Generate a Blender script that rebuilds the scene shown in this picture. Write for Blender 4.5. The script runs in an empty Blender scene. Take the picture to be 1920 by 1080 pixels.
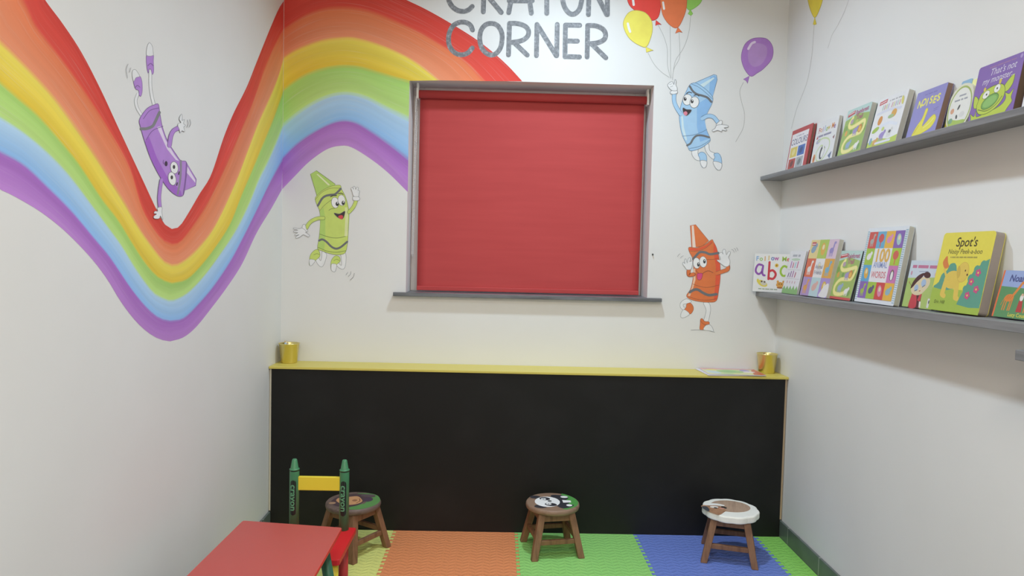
import bpy, math, random
from mathutils import Vector, Matrix
from mathutils.geometry import tessellate_polygon
random.seed(7)
PI = math.pi
S = bpy.context.scene
COL = S.collection

# ------------------------------------------------------------------ camera
W = 2.5916                                   # room width (metres); back wall is y=0, floor z=0
CAMPOS = Vector((1.12777, -3.69786, 1.41092))
YAW, PITCH, ROLL, FPX = 0.01871, -0.04761, 0.02404, 1330.0
_f = Vector((math.sin(YAW)*math.cos(PITCH), math.cos(YAW)*math.cos(PITCH), math.sin(PITCH)))
_r = Vector((math.cos(YAW), -math.sin(YAW), 0)); _u = _r.cross(_f)
RT = math.cos(ROLL)*_r + math.sin(ROLL)*_u
UP = -math.sin(ROLL)*_r + math.cos(ROLL)*_u
cam_data = bpy.data.cameras.new('camera'); cam = bpy.data.objects.new('camera', cam_data); COL.objects.link(cam)
cam_data.sensor_fit = 'HORIZONTAL'; cam_data.sensor_width = 36; cam_data.lens = FPX/1920*36
cam_data.clip_start = 0.05; cam_data.clip_end = 50
M3 = Matrix((RT, UP, -_f)).transposed()
cam.matrix_world = Matrix.Translation(CAMPOS) @ M3.to_4x4()
S.camera = cam

# ------------------------------------------------------------------ world, lights, exposure
wd = bpy.data.worlds.new('world'); S.world = wd; wd.use_nodes = True
wd.node_tree.nodes['Background'].inputs[0].default_value = (0.75, 0.85, 1.0, 1)
wd.node_tree.nodes['Background'].inputs[1].default_value = 0.9
S.view_settings.view_transform = 'Standard'; S.view_settings.look = 'None'
S.view_settings.gamma = 1.0; S.view_settings.exposure = -0.05
try: S.view_settings.use_curve_mapping = False
except Exception: pass
H_ROOM = 3.17
def area(name, loc, size, power, color, spread=PI, shape='DISK'):
    l = bpy.data.lights.new(name, 'AREA'); l.shape = shape; l.size = size
    l.energy = power; l.color = color; l.spread = spread
    o = bpy.data.objects.new(name, l); COL.objects.link(o); o.location = loc
    return o
KEY = area('key_downlight', (1.43, -0.80, H_ROOM-0.025), 0.15, 23.0, (0.70, 0.865, 1.0), math.radians(142))
KEY2 = area('second_downlight', (1.43, -2.35, H_ROOM-0.025), 0.15, 12.5, (0.70, 0.865, 1.0), math.radians(136))
FILL = area('warm_fill_light', (1.25, -4.2, H_ROOM-0.035), 1.0, 66, (1.0, 0.885, 0.72), shape='SQUARE')  # added fill, stands in for warm ambient light and lifts the shadows

# ------------------------------------------------------------------ photo pixel -> point on a real plane of the room
def ray(x, y): return _f + RT*((x-960)/FPX) - UP*((y-540)/FPX)
def onX(x, y, X): v = ray(x, y); return CAMPOS + v*((X-CAMPOS.x)/v.x)
def onY(x, y, Y): v = ray(x, y); return CAMPOS + v*((Y-CAMPOS.y)/v.y)

# ------------------------------------------------------------------ materials
def lin(c): return c/12.92 if c <= 0.04045 else ((c+0.055)/1.055)**2.4
def rgb(h, k=1.0):
    h = h.lstrip('#'); v = [lin(int(h[i:i+2], 16)/255)*k for i in (0, 2, 4)]
    return (min(v[0], .93), min(v[1], .93), min(v[2], .93), 1)
MATS = {}
def newmat(name):
    m = bpy.data.materials.new(name); m.use_nodes = True
    return m, m.node_tree, m.node_tree.nodes['Principled BSDF']
def plain(h, rough=0.6, k=1.22, metal=0.0, noise=0.04, spec=0.5, tag='paint'):
    key = (h, rough, k, metal, noise, spec)
    if key in MATS: return MATS[key]
    m, nt, b = newmat('%s_%s' % (tag, h.lstrip('#')))
    c = rgb(h, k)
    b.inputs['Roughness'].default_value = rough; b.inputs['Metallic'].default_value = metal
    b.inputs['Specular IOR Level'].default_value = spec
    n = nt.nodes.new('ShaderNodeTexNoise'); n.inputs['Scale'].default_value = 22 if noise >= .1 else 60; n.inputs['Detail'].default_value = 2
    tc = nt.nodes.new('ShaderNodeTexCoord'); nt.links.new(tc.outputs['Object'], n.inputs['Vector'])
    mx = nt.nodes.new('ShaderNodeMix'); mx.data_type = 'RGBA'
    mx.inputs['A'].default_value = tuple(x*(1-noise) for x in c[:3])+(1,)
    mx.inputs['B'].default_value = tuple(min(.95, x*(1+noise)) for x in c[:3])+(1,)
    nt.links.new(n.outputs['Fac'], mx.inputs['Factor']); nt.links.new(mx.outputs['Result'], b.inputs['Base Color'])
    MATS[key] = m
    return m
def nmix(nt, a, b_, fac):
    mx = nt.nodes.new('ShaderNodeMix'); mx.data_type = 'RGBA'
    for s, v in (('A', a), ('B', b_)):
        if hasattr(v, 'is_output') or not isinstance(v, tuple): nt.links.new(v, mx.inputs[s])
        else: mx.inputs[s].default_value = v
    if isinstance(fac, (int, float)): mx.inputs['Factor'].default_value = fac
    else: nt.links.new(fac, mx.inputs['Factor'])
    return mx.outputs['Result']
def nmath(nt, op, a, b_=None, c=None, clamp=False):
    n = nt.nodes.new('ShaderNodeMath'); n.operation = op; n.use_clamp = clamp
    for i, v in enumerate((a, b_, c)):
        if v is None: continue
        if isinstance(v, (int, float)): n.inputs[i].default_value = v
        else: nt.links.new(v, n.inputs[i])
    return n.outputs[0]
def noise_node(nt, scale, vec=None, stretch=(1, 1, 1), detail=4, coord='Object', rough=.5):
    tc = nt.nodes.new('ShaderNodeTexCoord'); mp = nt.nodes.new('ShaderNodeMapping')
    mp.inputs['Scale'].default_value = stretch
    nt.links.new(vec if vec is not None else tc.outputs[coord], mp.inputs['Vector'])
    n = nt.nodes.new('ShaderNodeTexNoise'); n.inputs['Scale'].default_value = scale
    n.inputs['Detail'].default_value = detail; n.inputs['Roughness'].default_value = rough
    nt.links.new(mp.outputs[0], n.inputs['Vector'])
    return n.outputs['Fac']
def ramp(nt, fac, stops, interp='LINEAR'):
    r = nt.nodes.new('ShaderNodeValToRGB'); r.color_ramp.interpolation = interp
    e = r.color_ramp.elements
    while len(e) < len(stops): e.new(0.5)
    for i, (p, c) in enumerate(stops): e[i].position = p; e[i].color = c
    nt.links.new(fac, r.inputs['Fac']); return r.outputs['Color']
def bump(nt, b, h, strength=.3, dist=.001):
    n = nt.nodes.new('ShaderNodeBump'); n.inputs['Strength'].default_value = strength; n.inputs['Distance'].default_value = dist
    nt.links.new(h, n.inputs['Height']); nt.links.new(n.outputs[0], b.inputs['Normal'])

def m_wall():
    m, nt, b = newmat('white_wall_paint')
    f = noise_node(nt, 2.2, detail=3)
    c = ramp(nt, f, [(.3, (.775, .772, .762, 1)), (.7, (.80, .80, .795, 1))])
    nt.links.new(c, b.inputs['Base Color']); b.inputs['Roughness'].default_value = .62
    b.inputs['Specular IOR Level'].default_value = .25
    bump(nt, b, noise_node(nt, 260, detail=2), .12, .0006)
    return m
WALL = m_wall()
def wood(name, dark, light, k=1.0, axis=(1, 1, .08), scale=26, rough=.55):
    m, nt, b = newmat(name)
    f = noise_node(nt, scale, stretch=axis, detail=6, rough=.6)
    c = ramp(nt, f, [(.3, rgb(dark, k)), (.52, rgb(light, k)), (.72, rgb(dark, k))])
    nt.links.new(c, b.inputs['Base Color']); b.inputs['Roughness'].default_value = rough
    bump(nt, b, f, .15, .001)
    return m
STOOLWOOD = wood('brown_acacia_wood', '6b4a36', '8e684c', .95)
STOOLTOP = wood('stool_top_wood', '785c4a', '957a66', 1.0, axis=(.1, 1, 1))
GREYWOOD = wood('grey_stained_wood', '68696c', '88898c', .98, axis=(1, .05, 1), scale=30, rough=.5)
STONE = wood('dark_grey_sill_laminate', '45484c', '74777c', 1.0, axis=(.08, 1, 1), scale=30, rough=.35)
GOLD, _nt, _b = newmat('brushed_gold_metal')
_b.inputs['Metallic'].default_value = 1.0; _b.inputs['Base Color'].default_value = rgb('e6d894', 1.05)
_b.inputs['Roughness'].default_value = .33
bump(_nt, _b, noise_node(_nt, 400, stretch=(1, 1, .03)), .05, .0003)
GLASS, _nt, _b = newmat('window_glass')
_b.inputs['Transmission Weight'].default_value = 1; _b.inputs['Roughness'].default_value = .02
_b.inputs['Base Color'].default_value = (.95, .97, .97, 1)

def m_blind():
    m, nt, b = newmat('red_blind_fabric')
    f = noise_node(nt, 9, stretch=(.25, 1, 3), detail=4)
    c = ramp(nt, f, [(.25, rgb('bf4142', .95)), (.75, rgb('c84848', .95))])
    nt.links.new(c, b.inputs['Base Color']); b.inputs['Roughness'].default_value = .7
    w = noise_node(nt, 900, detail=1)
    bump(nt, b, w, .2, .0005)
    return m
BLIND = m_blind()
def m_board():
    m, nt, b = newmat('black_chalkboard_paint')
    f = noise_node(nt, 3.5, detail=5)
    c = ramp(nt, f, [(.45, (.0085, .0085, .0085, 1)), (.75, (.014, .014, .0142, 1))])
    nt.links.new(c, b.inputs['Base Color']); b.inputs['Roughness'].default_value = .55
    b.inputs['Specular IOR Level'].default_value = .3
    return m
BOARD = m_board()
def m_mat(h):
    m, nt, b = newmat('foam_mat_%s' % h)
    tc = nt.nodes.new('ShaderNodeTexCoord'); sx = nt.nodes.new('ShaderNodeSeparateXYZ')
    g = nt.nodes.new('ShaderNodeNewGeometry')
    nt.links.new(g.outputs['Position'], sx.inputs[0])
    X = nmath(nt, 'DIVIDE', sx.outputs[0], .031); Y = nmath(nt, 'DIVIDE', sx.outputs[1], .030)
    ix = nmath(nt, 'FLOOR', X); par = nmath(nt, 'SUBTRACT', nmath(nt, 'MULTIPLY', nmath(nt, 'FLOORED_MODULO', ix, 2.0), 2.0), 1.0)
    qx = nmath(nt, 'SUBTRACT', nmath(nt, 'FRACT', X), .5)
    Yo = nmath(nt, 'ADD', Y, nmath(nt, 'MULTIPLY', nmath(nt, 'MULTIPLY', par, qx), .55))
    qy = nmath(nt, 'SUBTRACT', nmath(nt, 'FRACT', Yo), .5)
    ax = nmath(nt, 'SUBTRACT', 1.0, nmath(nt, 'MULTIPLY', nmath(nt, 'ABSOLUTE', qx), 2.15), clamp=True)
    ay = nmath(nt, 'SUBTRACT', 1.0, nmath(nt, 'MULTIPLY', nmath(nt, 'ABSOLUTE', qy), 4.0), clamp=True)
    hgt = nmath(nt, 'SMOOTH_MIN', nmath(nt, 'MULTIPLY', ax, 2.0), ay, .1)
    n2 = noise_node(nt, 300, detail=2)
    tot = nmath(nt, 'ADD', hgt, nmath(nt, 'MULTIPLY', n2, .12))
    bump(nt, b, tot, .75, .0026)
    b.inputs['Base Color'].default_value = rgb(h, 1.22); b.inputs['Roughness'].default_value = .42
    b.inputs['Specular IOR Level'].default_value = .45
    return m
def m_tile(name, h, period=.34):
    m, nt, b = newmat(name)
    g = nt.nodes.new('ShaderNodeNewGeometry'); sx = nt.nodes.new('ShaderNodeSeparateXYZ'); nt.links.new(g.outputs['Position'], sx.inputs[0])
    f = noise_node(nt, 14, detail=4)
    base = ramp(nt, f, [(.3, rgb(h, .9)), (.7, rgb(h, 1.15))])
    def joint(o):
        q = nmath(nt, 'FRACT', nmath(nt, 'ADD', nmath(nt, 'DIVIDE', o, period), .85))
        return nmath(nt, 'LESS_THAN', q, .012)
    j = joint(sx.outputs[1])
    c = nmix(nt, base, (.45, .45, .42, 1), j)
    nt.links.new(c, b.inputs['Base Color']); b.inputs['Roughness'].default_value = .4
    return m
TILE = m_tile('dark_grey_skirting_tile', '5f6864')
FLOORM = m_tile('grey_floor_tile', '777b7b', .6)
def m_rainbow():
    m, nt, b = newmat('rainbow_wall_paint')
    uv = nt.nodes.new('ShaderNodeUVMap'); uv.uv_map = 'paint'
    s = nt.nodes.new('ShaderNodeSeparateXYZ'); nt.links.new(uv.outputs[0], s.inputs[0])
    u, v = s.outputs[0], s.outputs[1]
    nz = noise_node(nt, 1.0, vec=uv.outputs[0], stretch=(1.6, 60, 1), detail=4)      # v is 0..1 across
    nb = noise_node(nt, 1.0, vec=uv.outputs[0], stretch=(1.1, 14, 1), detail=3)
    wob = nmath(nt, 'ADD', v, nmath(nt, 'MULTIPLY', nmath(nt, 'SUBTRACT', nz, .5), .026))
    k = 1.25
    cols = ['ce4a3f', 'd98a68', 'dccb57', 'b0cf7c', 'a6c5e2', 'b07fc4']
    edge = ['c23c34', 'd4764f', 'd6b93f', '9cc46a', '86b0de', '9c66b6']
    st = []
    for i in range(6):
        a = i/6.0
        lo, hi = (cols[i], edge[i]) if i % 2 else (cols[i], edge[i])
        if i in (4,): c0, c1 = cols[i], edge[i]
        elif i == 5: c0, c1 = edge[i], cols[i]
        elif i == 2: c0, c1 = cols[i], edge[i]
        else: c0, c1 = edge[i], cols[i]
        st.append((a+.012 if i else 0.0, rgb(c0, k))); st.append((a+1/6-.012 if i < 5 else 1.0, rgb(c1, k)))
    c = ramp(nt, wob, st)
    br = nmath(nt, 'ADD', .80, nmath(nt, 'MULTIPLY', nb, .40))
    mul = nt.nodes.new('ShaderNodeMix'); mul.data_type = 'RGBA'; mul.blend_type = 'MULTIPLY'; mul.inputs['Factor'].default_value = 1
    cb = nt.nodes.new('ShaderNodeCombineColor')
    for i in range(3): nt.links.new(br, cb.inputs[i])
    nt.links.new(c, mul.inputs['A']); nt.links.new(cb.outputs[0], mul.inputs['B'])
    # thin chalky dry-brush streaks
    st2 = noise_node(nt, 1.0, vec=uv.outputs[0], stretch=(3.5, 150, 1), detail=5)
    sm = nmath(nt, 'MULTIPLY', nmath(nt, 'SUBTRACT', st2, .56, clamp=True), 1.1)
    out = nmix(nt, mul.outputs['Result'], (.80, .74, .72, 1), sm)
    nt.links.new(out, b.inputs['Base Color']); b.inputs['Roughness'].default_value = .6
    b.inputs['Specular IOR Level'].default_value = .25
    return m
RAINBOW = m_rainbow()
def m_silver():
    m, nt, b = newmat('silver_grey_lettering_paint')
    f = noise_node(nt, 55, stretch=(1, 1, 1), detail=6, rough=.7)
    c = ramp(nt, f, [(.42, rgb('83868c', .72)), (.56, rgb('989ba1', .78)), (.66, rgb('b9bcc2', .9))])
    nt.links.new(c, b.inputs['Base Color']); b.inputs['Roughness'].default_value = .5
    return m
SILVER = m_silver()

# ------------------------------------------------------------------ object helpers
def tagp(o, label=None, cat=None, group=None, kind=None):
    if label: o['label'] = label
    if cat: o['category'] = cat
    if group: o['group'] = group
    if kind: o['kind'] = kind
    return o
def empty(name, loc=(0, 0, 0), rot=(0, 0, 0)):
    o = bpy.data.objects.new(name, None); o.empty_display_size = .05; COL.objects.link(o)
    o.location = loc; o.rotation_euler = rot; return o
class MB:
    def __init__(s): s.v = []; s.f = []; s.m = []; s.mats = []; s.smooth = []
    def mi(s, m):
        if m not in s.mats: s.mats.append(m)
        return s.mats.index(m)
    def add(s, vs, fs, mat, smooth=False):
        o = len(s.v); s.v += [tuple(v) for v in vs]; i = s.mi(mat)
        for f in fs: s.f.append(tuple(o+a for a in f)); s.m.append(i); s.smooth.append(smooth)
    def box(s, lo, hi, mat, T=None):
        x0, y0, z0 = lo; x1, y1, z1 = hi
        vs = [Vector(p) for p in ((x0,y0,z0),(x1,y0,z0),(x1,y1,z0),(x0,y1,z0),(x0,y0,z1),(x1,y0,z1),(x1,y1,z1),(x0,y1,z1))]
        if T: vs = [T @ v for v in vs]
        s.add(vs, [(0,3,2,1),(4,5,6,7),(0,1,5,4),(1,2,6,5),(2,3,7,6),(3,0,4,7)], mat)
    def prism(s, pts, z0, z1, mat, side=None, T=None, smooth=False, bev=0):
        """pts: CCW outline (x,y); optional bevel of the top/bottom edge"""
        n = len(pts); side = side or mat
        def ring(inset, z):
            if inset == 0: return [Vector((p[0], p[1], z)) for p in pts]
            out = []
            for i in range(n):
                a = Vector(pts[i-1]); b = Vector(pts[i]); c = Vector(pts[(i+1) % n])
                d = (c-a); nn = Vector((-d.y, d.x)); nn = nn.normalized() if nn.length > 1e-9 else Vector((0, 0))
                q = b+nn*inset; out.append(Vector((q.x, q.y, z)))
            return out
        rs = [ring(0, z0), ring(0, z1)] if not bev else [ring(bev, z0), ring(bev*.3, z0+bev*.3), ring(0, z0+bev), ring(0, z1-bev), ring(bev*.3, z1-bev*.3), ring(bev, z1)]
        vs = [v for r in rs for v in r]
        if T: vs = [T @ v for v in vs]
        fs = []
        for k in range(len(rs)-1):
            for i in range(n):
                j = (i+1) % n; fs.append((k*n+i, k*n+j, (k+1)*n+j, (k+1)*n+i))
        s.add(vs, fs, side, smooth)
        o = len(s.v)-len(vs)
        tri = tessellate_polygon([[Vector((p[0], p[1], 0)) for p in [(r.x, r.y) for r in rs[-1]]]])
        i1 = s.mi(mat)
        top = (len(rs)-1)*n
        for t in tri:
            a, b_, c = [rs[-1][q] for q in t]
            ccw = (b_-a).cross(c-a).z > 0
            t = t if ccw else t[::-1]
            s.f.append(tuple(o+top+q for q in t)); s.m.append(i1); s.smooth.append(False)
            s.f.append(tuple(o+q for q in t[::-1])); s.m.append(i1); s.smooth.append(False)
    def lathe(s, prof, mat, seg=40, T=None, smooth=True, mats=None):
        """prof: list of (r,z) bottom to top"""
        n = len(prof); vs = []
        for r, z in prof:
            for k in range(seg):
                a = 2*PI*k/seg; vs.append(Vector((r*math.cos(a), r*math.sin(a), z)))
        if T: vs = [T @ v for v in vs]
        o = len(s.v); s.v += [tuple(v) for v in vs]
        for i in range(n-1):
            mi = s.mi(mats[i] if mats else mat)
            for k in range(seg):
                j = (k+1) % seg; s.f.append((o+i*seg+k, o+i*seg+j, o+(i+1)*seg+j, o+(i+1)*seg+k)); s.m.append(mi); s.smooth.append(smooth)
        mi = s.mi(mats[0] if mats else mat)
        if prof[0][0] > 1e-6: s.f.append(tuple(o+k for k in range(seg-1, -1, -1))); s.m.append(mi); s.smooth.append(False)
        mi = s.mi(mats[-1] if mats else mat)
        if prof[-1][0] > 1e-6: s.f.append(tuple(o+(n-1)*seg+k for k in range(seg))); s.m.append(mi); s.smooth.append(False)
    def tube(s, pts, r, mat, seg=8):
        pts = [Vector(p) for p in pts]; o = len(s.v); mi = s.mi(mat); n = len(pts)
        for i, p in enumerate(pts):
            d = (pts[min(i+1, n-1)]-pts[max(i-1, 0)]).normalized()
            a = d.cross(Vector((0, 0, 1)));
            if a.length < .05: a = d.cross(Vector((1, 0, 0)))
            a.normalize(); b = d.cross(a)
            for k in range(seg):
                t = 2*PI*k/seg; s.v.append(tuple(p+a*(r*math.cos(t))+b*(r*math.sin(t))))
        for i in range(n-1):
            for k in range(seg):
                j = (k+1) % seg; s.f.append((o+i*seg+k, o+(i+1)*seg+k, o+(i+1)*seg+j, o+i*seg+j)); s.m.append(mi); s.smooth.append(True)
        s.f.append(tuple(o+k for k in range(seg))); s.m.append(mi); s.smooth.append(False)
        s.f.append(tuple(o+(n-1)*seg+k for k in range(seg-1, -1, -1))); s.m.append(mi); s.smooth.append(False)
    def build(s, name, parent=None, bevel=0, loc=None):
        me = bpy.data.meshes.new(name); me.from_pydata(s.v, [], s.f)
        for m in s.mats: me.materials.append(m)
        for p, i, sm in zip(me.polygons, s.m, s.smooth): p.material_index = i; p.use_smooth = sm
        me.update(); o = bpy.data.objects.new(name, me); COL.objects.link(o)
        if parent: o.parent = parent
        if loc: o.location = loc
        if bevel:
            b = o.modifiers.new('edge', 'BEVEL'); b.width = bevel; b.segments = 2; b.limit_method = 'ANGLE'; b.angle_limit = .6
        return o

def catmull(pts, closed=False, n=6):
    P = [Vector((p[0], p[1])) for p in pts]; out = []; m = len(P)
    rng = range(m) if closed else range(m-1)
    for i in rng:
        p1, p2 = P[i], P[(i+1) % m]
        p0 = P[i-1] if (closed or i > 0) else P[i]*2-P[i+1]
        p3 = P[(i+2) % m] if (closed or i+2 < m) else p2*2-p1
        for k in range(n):
            t = k/n; t2 = t*t; t3 = t2*t
            out.append(.5*((2*p1)+(-p0+p2)*t+(2*p0-5*p1+4*p2-p3)*t2+(-p0+3*p1-3*p2+p3)*t3))
    if not closed: out.append(P[-1])
    return out

_txt = {}
def text_geo(body, shear=0, fat=0):
    key = (body, shear, fat)
    if key in _txt: return _txt[key]
    cu = bpy.data.curves.new('t', 'FONT'); cu.body = body; cu.size = 1.0; cu.shear = shear; cu.offset = fat
    cu.align_x = 'CENTER'; cu.align_y = 'CENTER'; cu.resolution_u = 3; cu.fill_mode = 'FRONT'
    ob = bpy.data.objects.new('t', cu); COL.objects.link(ob)
    dg = bpy.context.evaluated_depsgraph_get(); ev = ob.evaluated_get(dg); me = ev.to_mesh()
    vs = [(v.co.x, v.co.y) for v in me.vertices]; fs = [tuple(p.vertices) for p in me.polygons]
    ev.to_mesh_clear(); bpy.data.objects.remove(ob); bpy.data.curves.remove(cu)
    _txt[key] = (vs, fs); return _txt[key]

def haze(h, a=.13):  # greys book colours: lower saturation, with cover glare and haze painted in
    v = [int(h.lstrip('#')[i:i+2], 16) for i in (0, 2, 4)]; g = 168
    return ''.join('%02x' % int(x*(1-a)+g*a) for x in v)

class Art:
    """flat artwork: shapes drawn in a 2-D frame, mapped onto a real surface by P(x, y, height)"""
    def __init__(s, P, mb=None, eps=.00035, flip=False, rough=.6, k=1.22, ydown=True):
        s.P = P; s.mb = mb or MB(); s.eps = eps*.12; s.L = 1; s.rough = rough; s.k = k; s.flip = flip; s.sc = 1; s.ox = 0; s.oy = 0; s.yd = ydown; s.ns = .10 if ydown else .04
    def frame(s, ox, oy, sc): s.ox, s.oy, s.sc = ox, oy, sc; return s
    def M(s, c): return plain(haze(c) if s.k == 1.02 else c, s.rough, s.k, noise=s.ns) if isinstance(c, str) else c
    def put(s, pts, fs, c, layer=None):
        L = s.L if layer is None else layer
        if getattr(s, 'maxe', 0):                      # split big faces so artwork follows a curved surface
            pts = [Vector((q[0], q[1])) for q in pts]; todo = []
            for f in fs:
                for k in range(1, len(f)-1): todo.append((pts[f[0]], pts[f[k]], pts[f[k+1]]))
            pts = []; fs = []
            while todo:
                t = todo.pop(); e = [abs(t[i].x-t[(i+1) % 3].x) for i in range(3)]; m = e.index(max(e))
                if e[m] > s.maxe:
                    a, b, c3 = t[m], t[(m+1) % 3], t[(m+2) % 3]; h = (a+b)/2
                    todo += [(a, h, c3), (h, b, c3)]
                else: fs.append((len(pts), len(pts)+1, len(pts)+2)); pts += list(t)
        vs = [s.P(s.ox+p[0]/s.sc, s.oy+p[1]/s.sc, L*s.eps) for p in pts]
        s.mb.add(vs, fs, s.M(c))
    def poly(s, pts, c, smooth=False, n=5, out=None, ow=3):
        q = catmull(pts, True, n) if smooth else [Vector((p[0], p[1])) for p in pts]
        tri = tessellate_polygon([[Vector((p.x, p.y, 0)) for p in q]])
        # orient every triangle towards the viewer side
        fs = []
        for t in tri:
            a, b, d = (q[i] for i in t); cr = (b-a).cross(d-a)
            want = -1 if s.yd else 1
            fs.append(tuple(t) if cr*want > 0 else tuple(t[::-1]))
        s.put(q, fs, c); s.L += 1
        if out: s.line(list(q)+[q[0]], ow, out, smooth=False)
        return s
    def ell(s, cx, cy, rx, ry, c, rot=0, out=None, ow=3, n=20):
        a = math.radians(rot)
        pts = [(cx+rx*math.cos(t)*math.cos(a)-ry*math.sin(t)*math.sin(a), cy+rx*math.cos(t)*math.sin(a)+ry*math.sin(t)*math.cos(a)) for t in [2*PI*k/n for k in range(n)]]
        return s.poly(pts, c, out=out, ow=ow)
    def line(s, pts, w, c, smooth=True, n=5, taper=False):
        loop = len(pts) > 4 and (Vector(pts[0])-Vector(pts[-1])).length < 1e-4
        if smooth and loop: q = catmull(pts[:-1], True, n); q.append(q[0].copy())
        else: q = catmull(pts, False, n) if (smooth and len(pts) > 2) else [Vector((p[0], p[1])) for p in pts]
        q = [p for i, p in enumerate(q) if i == 0 or (p-q[i-1]).length > 1e-6]
        vs = []; fs = []; m = len(q); r = w/2
        for i, p in enumerate(q):
            a = q[max(i-1, 0)]; b = q[min(i+1, m-1)]
            if loop and i in (0, m-1): a, b = q[m-2], q[1]
            d = (b-a)
            d = d.normalized() if d.length > 0 else Vector((1, 0)); nn = Vector((-d.y, d.x))
            rr = r*(1-.75*abs(2*i/(m-1)-1)**2) if taper else r
            vs += [p+nn*rr, p-nn*rr]
        for i in range(m-1):
            fs.append((2*i, 2*i+1, 2*i+3, 2*i+2) if not s.yd else (2*i, 2*i+2, 2*i+3, 2*i+1))
        # with y down the drawing frame is mirrored, so winding is reversed
        if s.yd: fs = [f[::-1] for f in fs]; fs = [f[::-1] for f in fs]
        if not taper and (q[0]-q[-1]).length > 1e-4:
            for e, (p, qd) in enumerate(((q[0], q[0]-q[1]), (q[-1], q[-1]-q[-2]))):
                a0 = math.atan2(qd.y, qd.x); o = len(vs); vs.append(p)
                for k in range(7):
                    t = a0-PI/2+PI*k/6; vs.append(p+Vector((math.cos(t), math.sin(t)))*r)
                for k in range(6): fs.append((o, o+2+k, o+1+k) if s.yd else (o, o+1+k, o+2+k))
        s.put(vs, fs, c); s.L += 1
        return s
    def text(s, body, x, y, size, c, rot=0, shear=0, fat=0.0, xs=1.0):
        vs, fs = text_geo(body, shear, fat); a = math.radians(rot); sg = -1 if s.yd else 1
        q = []
        for vx, vy in vs:
            X = vx*size*xs; Y = vy*size*sg
            q.append((x+X*math.cos(a)-Y*math.sin(a), y+X*math.sin(a)+Y*math.cos(a)))
        s.put(q, fs, c); s.L += 1
        return s

def words(A, x, y, width, hgt, c, parts=(3, 5, 4), rot=0):
    """print too small to read: short soft bars, one per word"""
    tot = sum(parts)+.8*(len(parts)-1); u = width/tot; px = x-width/2; a = math.radians(rot)
    for n in parts:
        q = [(px, -hgt/2), (px+n*u, -hgt/2), (px+n*u, hgt/2), (px, hgt/2)]
        A.poly([(x+(p-x)*math.cos(a)-r*math.sin(a), y+(p-x)*math.sin(a)+r*math.cos(a)) for p, r in q], c); px += (n+.8)*u

def P_back(x, y, h): p = onY(x, y, 0.0); return (p.x, -h-.0003, p.z)
def P_left(x, y, h): p = onX(x, y, 0.0); return (h+.0003, p.y, p.z)
def P_right(x, y, h): p = onX(x, y, W); return (W-h-.0003, p.y, p.z)

# ------------------------------------------------------------------ the room
YF = -5.2
WX0, WX1, WZ0, WZ1 = 0.6444, 1.9062, 1.2000, 2.2990          # window opening
mb = MB(); D = .24
mb.box((-.15, 0, 0), (WX0, D, H_ROOM), WALL); mb.box((WX1, 0, 0), (W+.15, D, H_ROOM), WALL)
mb.box((WX0, 0, 0), (WX1, D, WZ0-.019), WALL); mb.box((WX0, 0, WZ1), (WX1, D, H_ROOM), WALL)
wall_back = tagp(mb.build('wall_back'), kind='structure')
mb = MB(); mb.box((-.15, YF, 0), (0, 0, H_ROOM), WALL); wall_left = tagp(mb.build('wall_left'), kind='structure')
mb = MB(); mb.box((W, YF, 0), (W+.15, 0, H_ROOM), WALL); wall_right = tagp(mb.build('wall_right'), kind='structure')
mb = MB(); mb.box((-.15, YF-.15, 0), (W+.15, YF, H_ROOM), WALL); tagp(mb.build('wall_front'), kind='structure')
mb = MB(); mb.box((-.15, YF-.15, -.1), (W+.15, D, 0), FLOORM); tagp(mb.build('floor'), kind='structure')
mb = MB(); mb.box((-.15, YF-.15, H_ROOM), (W+.15, D, H_ROOM+.1), plain('e8e6e0', .8, 1.0)); tagp(mb.build('ceiling'), kind='structure')
for nm, x0, x1 in (('baseboard_left', 0, .012), ('baseboard_right', W-.012, W)):
    mb = MB(); mb.box((x0, YF, 0), (x1, -.172, .095), TILE); tagp(mb.build(nm, bevel=.002), kind='structure')
# window frame and glass behind the blind
mb = MB(); fw = plain('e4e4e4', .4, 1.1)
mb.box((WX0, .19, WZ0), (WX0+.06, .235, WZ1), fw); mb.box((WX1-.06, .19, WZ0), (WX1, .235, WZ1), fw)
mb.box((WX0+.06, .19, WZ0), (WX1-.06, .235, WZ0+.06), fw); mb.box((WX0+.06, .19, WZ1-.06), (WX1-.06, .235, WZ1), fw)
mb.box((1.245, .19, WZ0+.06), (1.305, .235, WZ1-.06), fw)
wnd = tagp(mb.build('window_1', bevel=.003), kind='structure')
mb = MB(); mb.box((WX0+.06, .21, WZ0+.06), (1.245, .216, WZ1-.06), GLASS); mb.box((1.305, .21, WZ0+.06), (WX1-.06, .216, WZ1-.06), GLASS)
mb.build('window_pane', wnd)
# window sill
mb = MB(); mb.box((.583, -.034, WZ0-.019), (1.977, 0, WZ0), STONE); mb.box((WX0, 0, WZ0-.019), (WX1, .19, WZ0), STONE)
tagp(mb.build('window_sill', bevel=.0015), 'narrow dark grey marbled sill board under the red blind', 'window sill')

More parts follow.
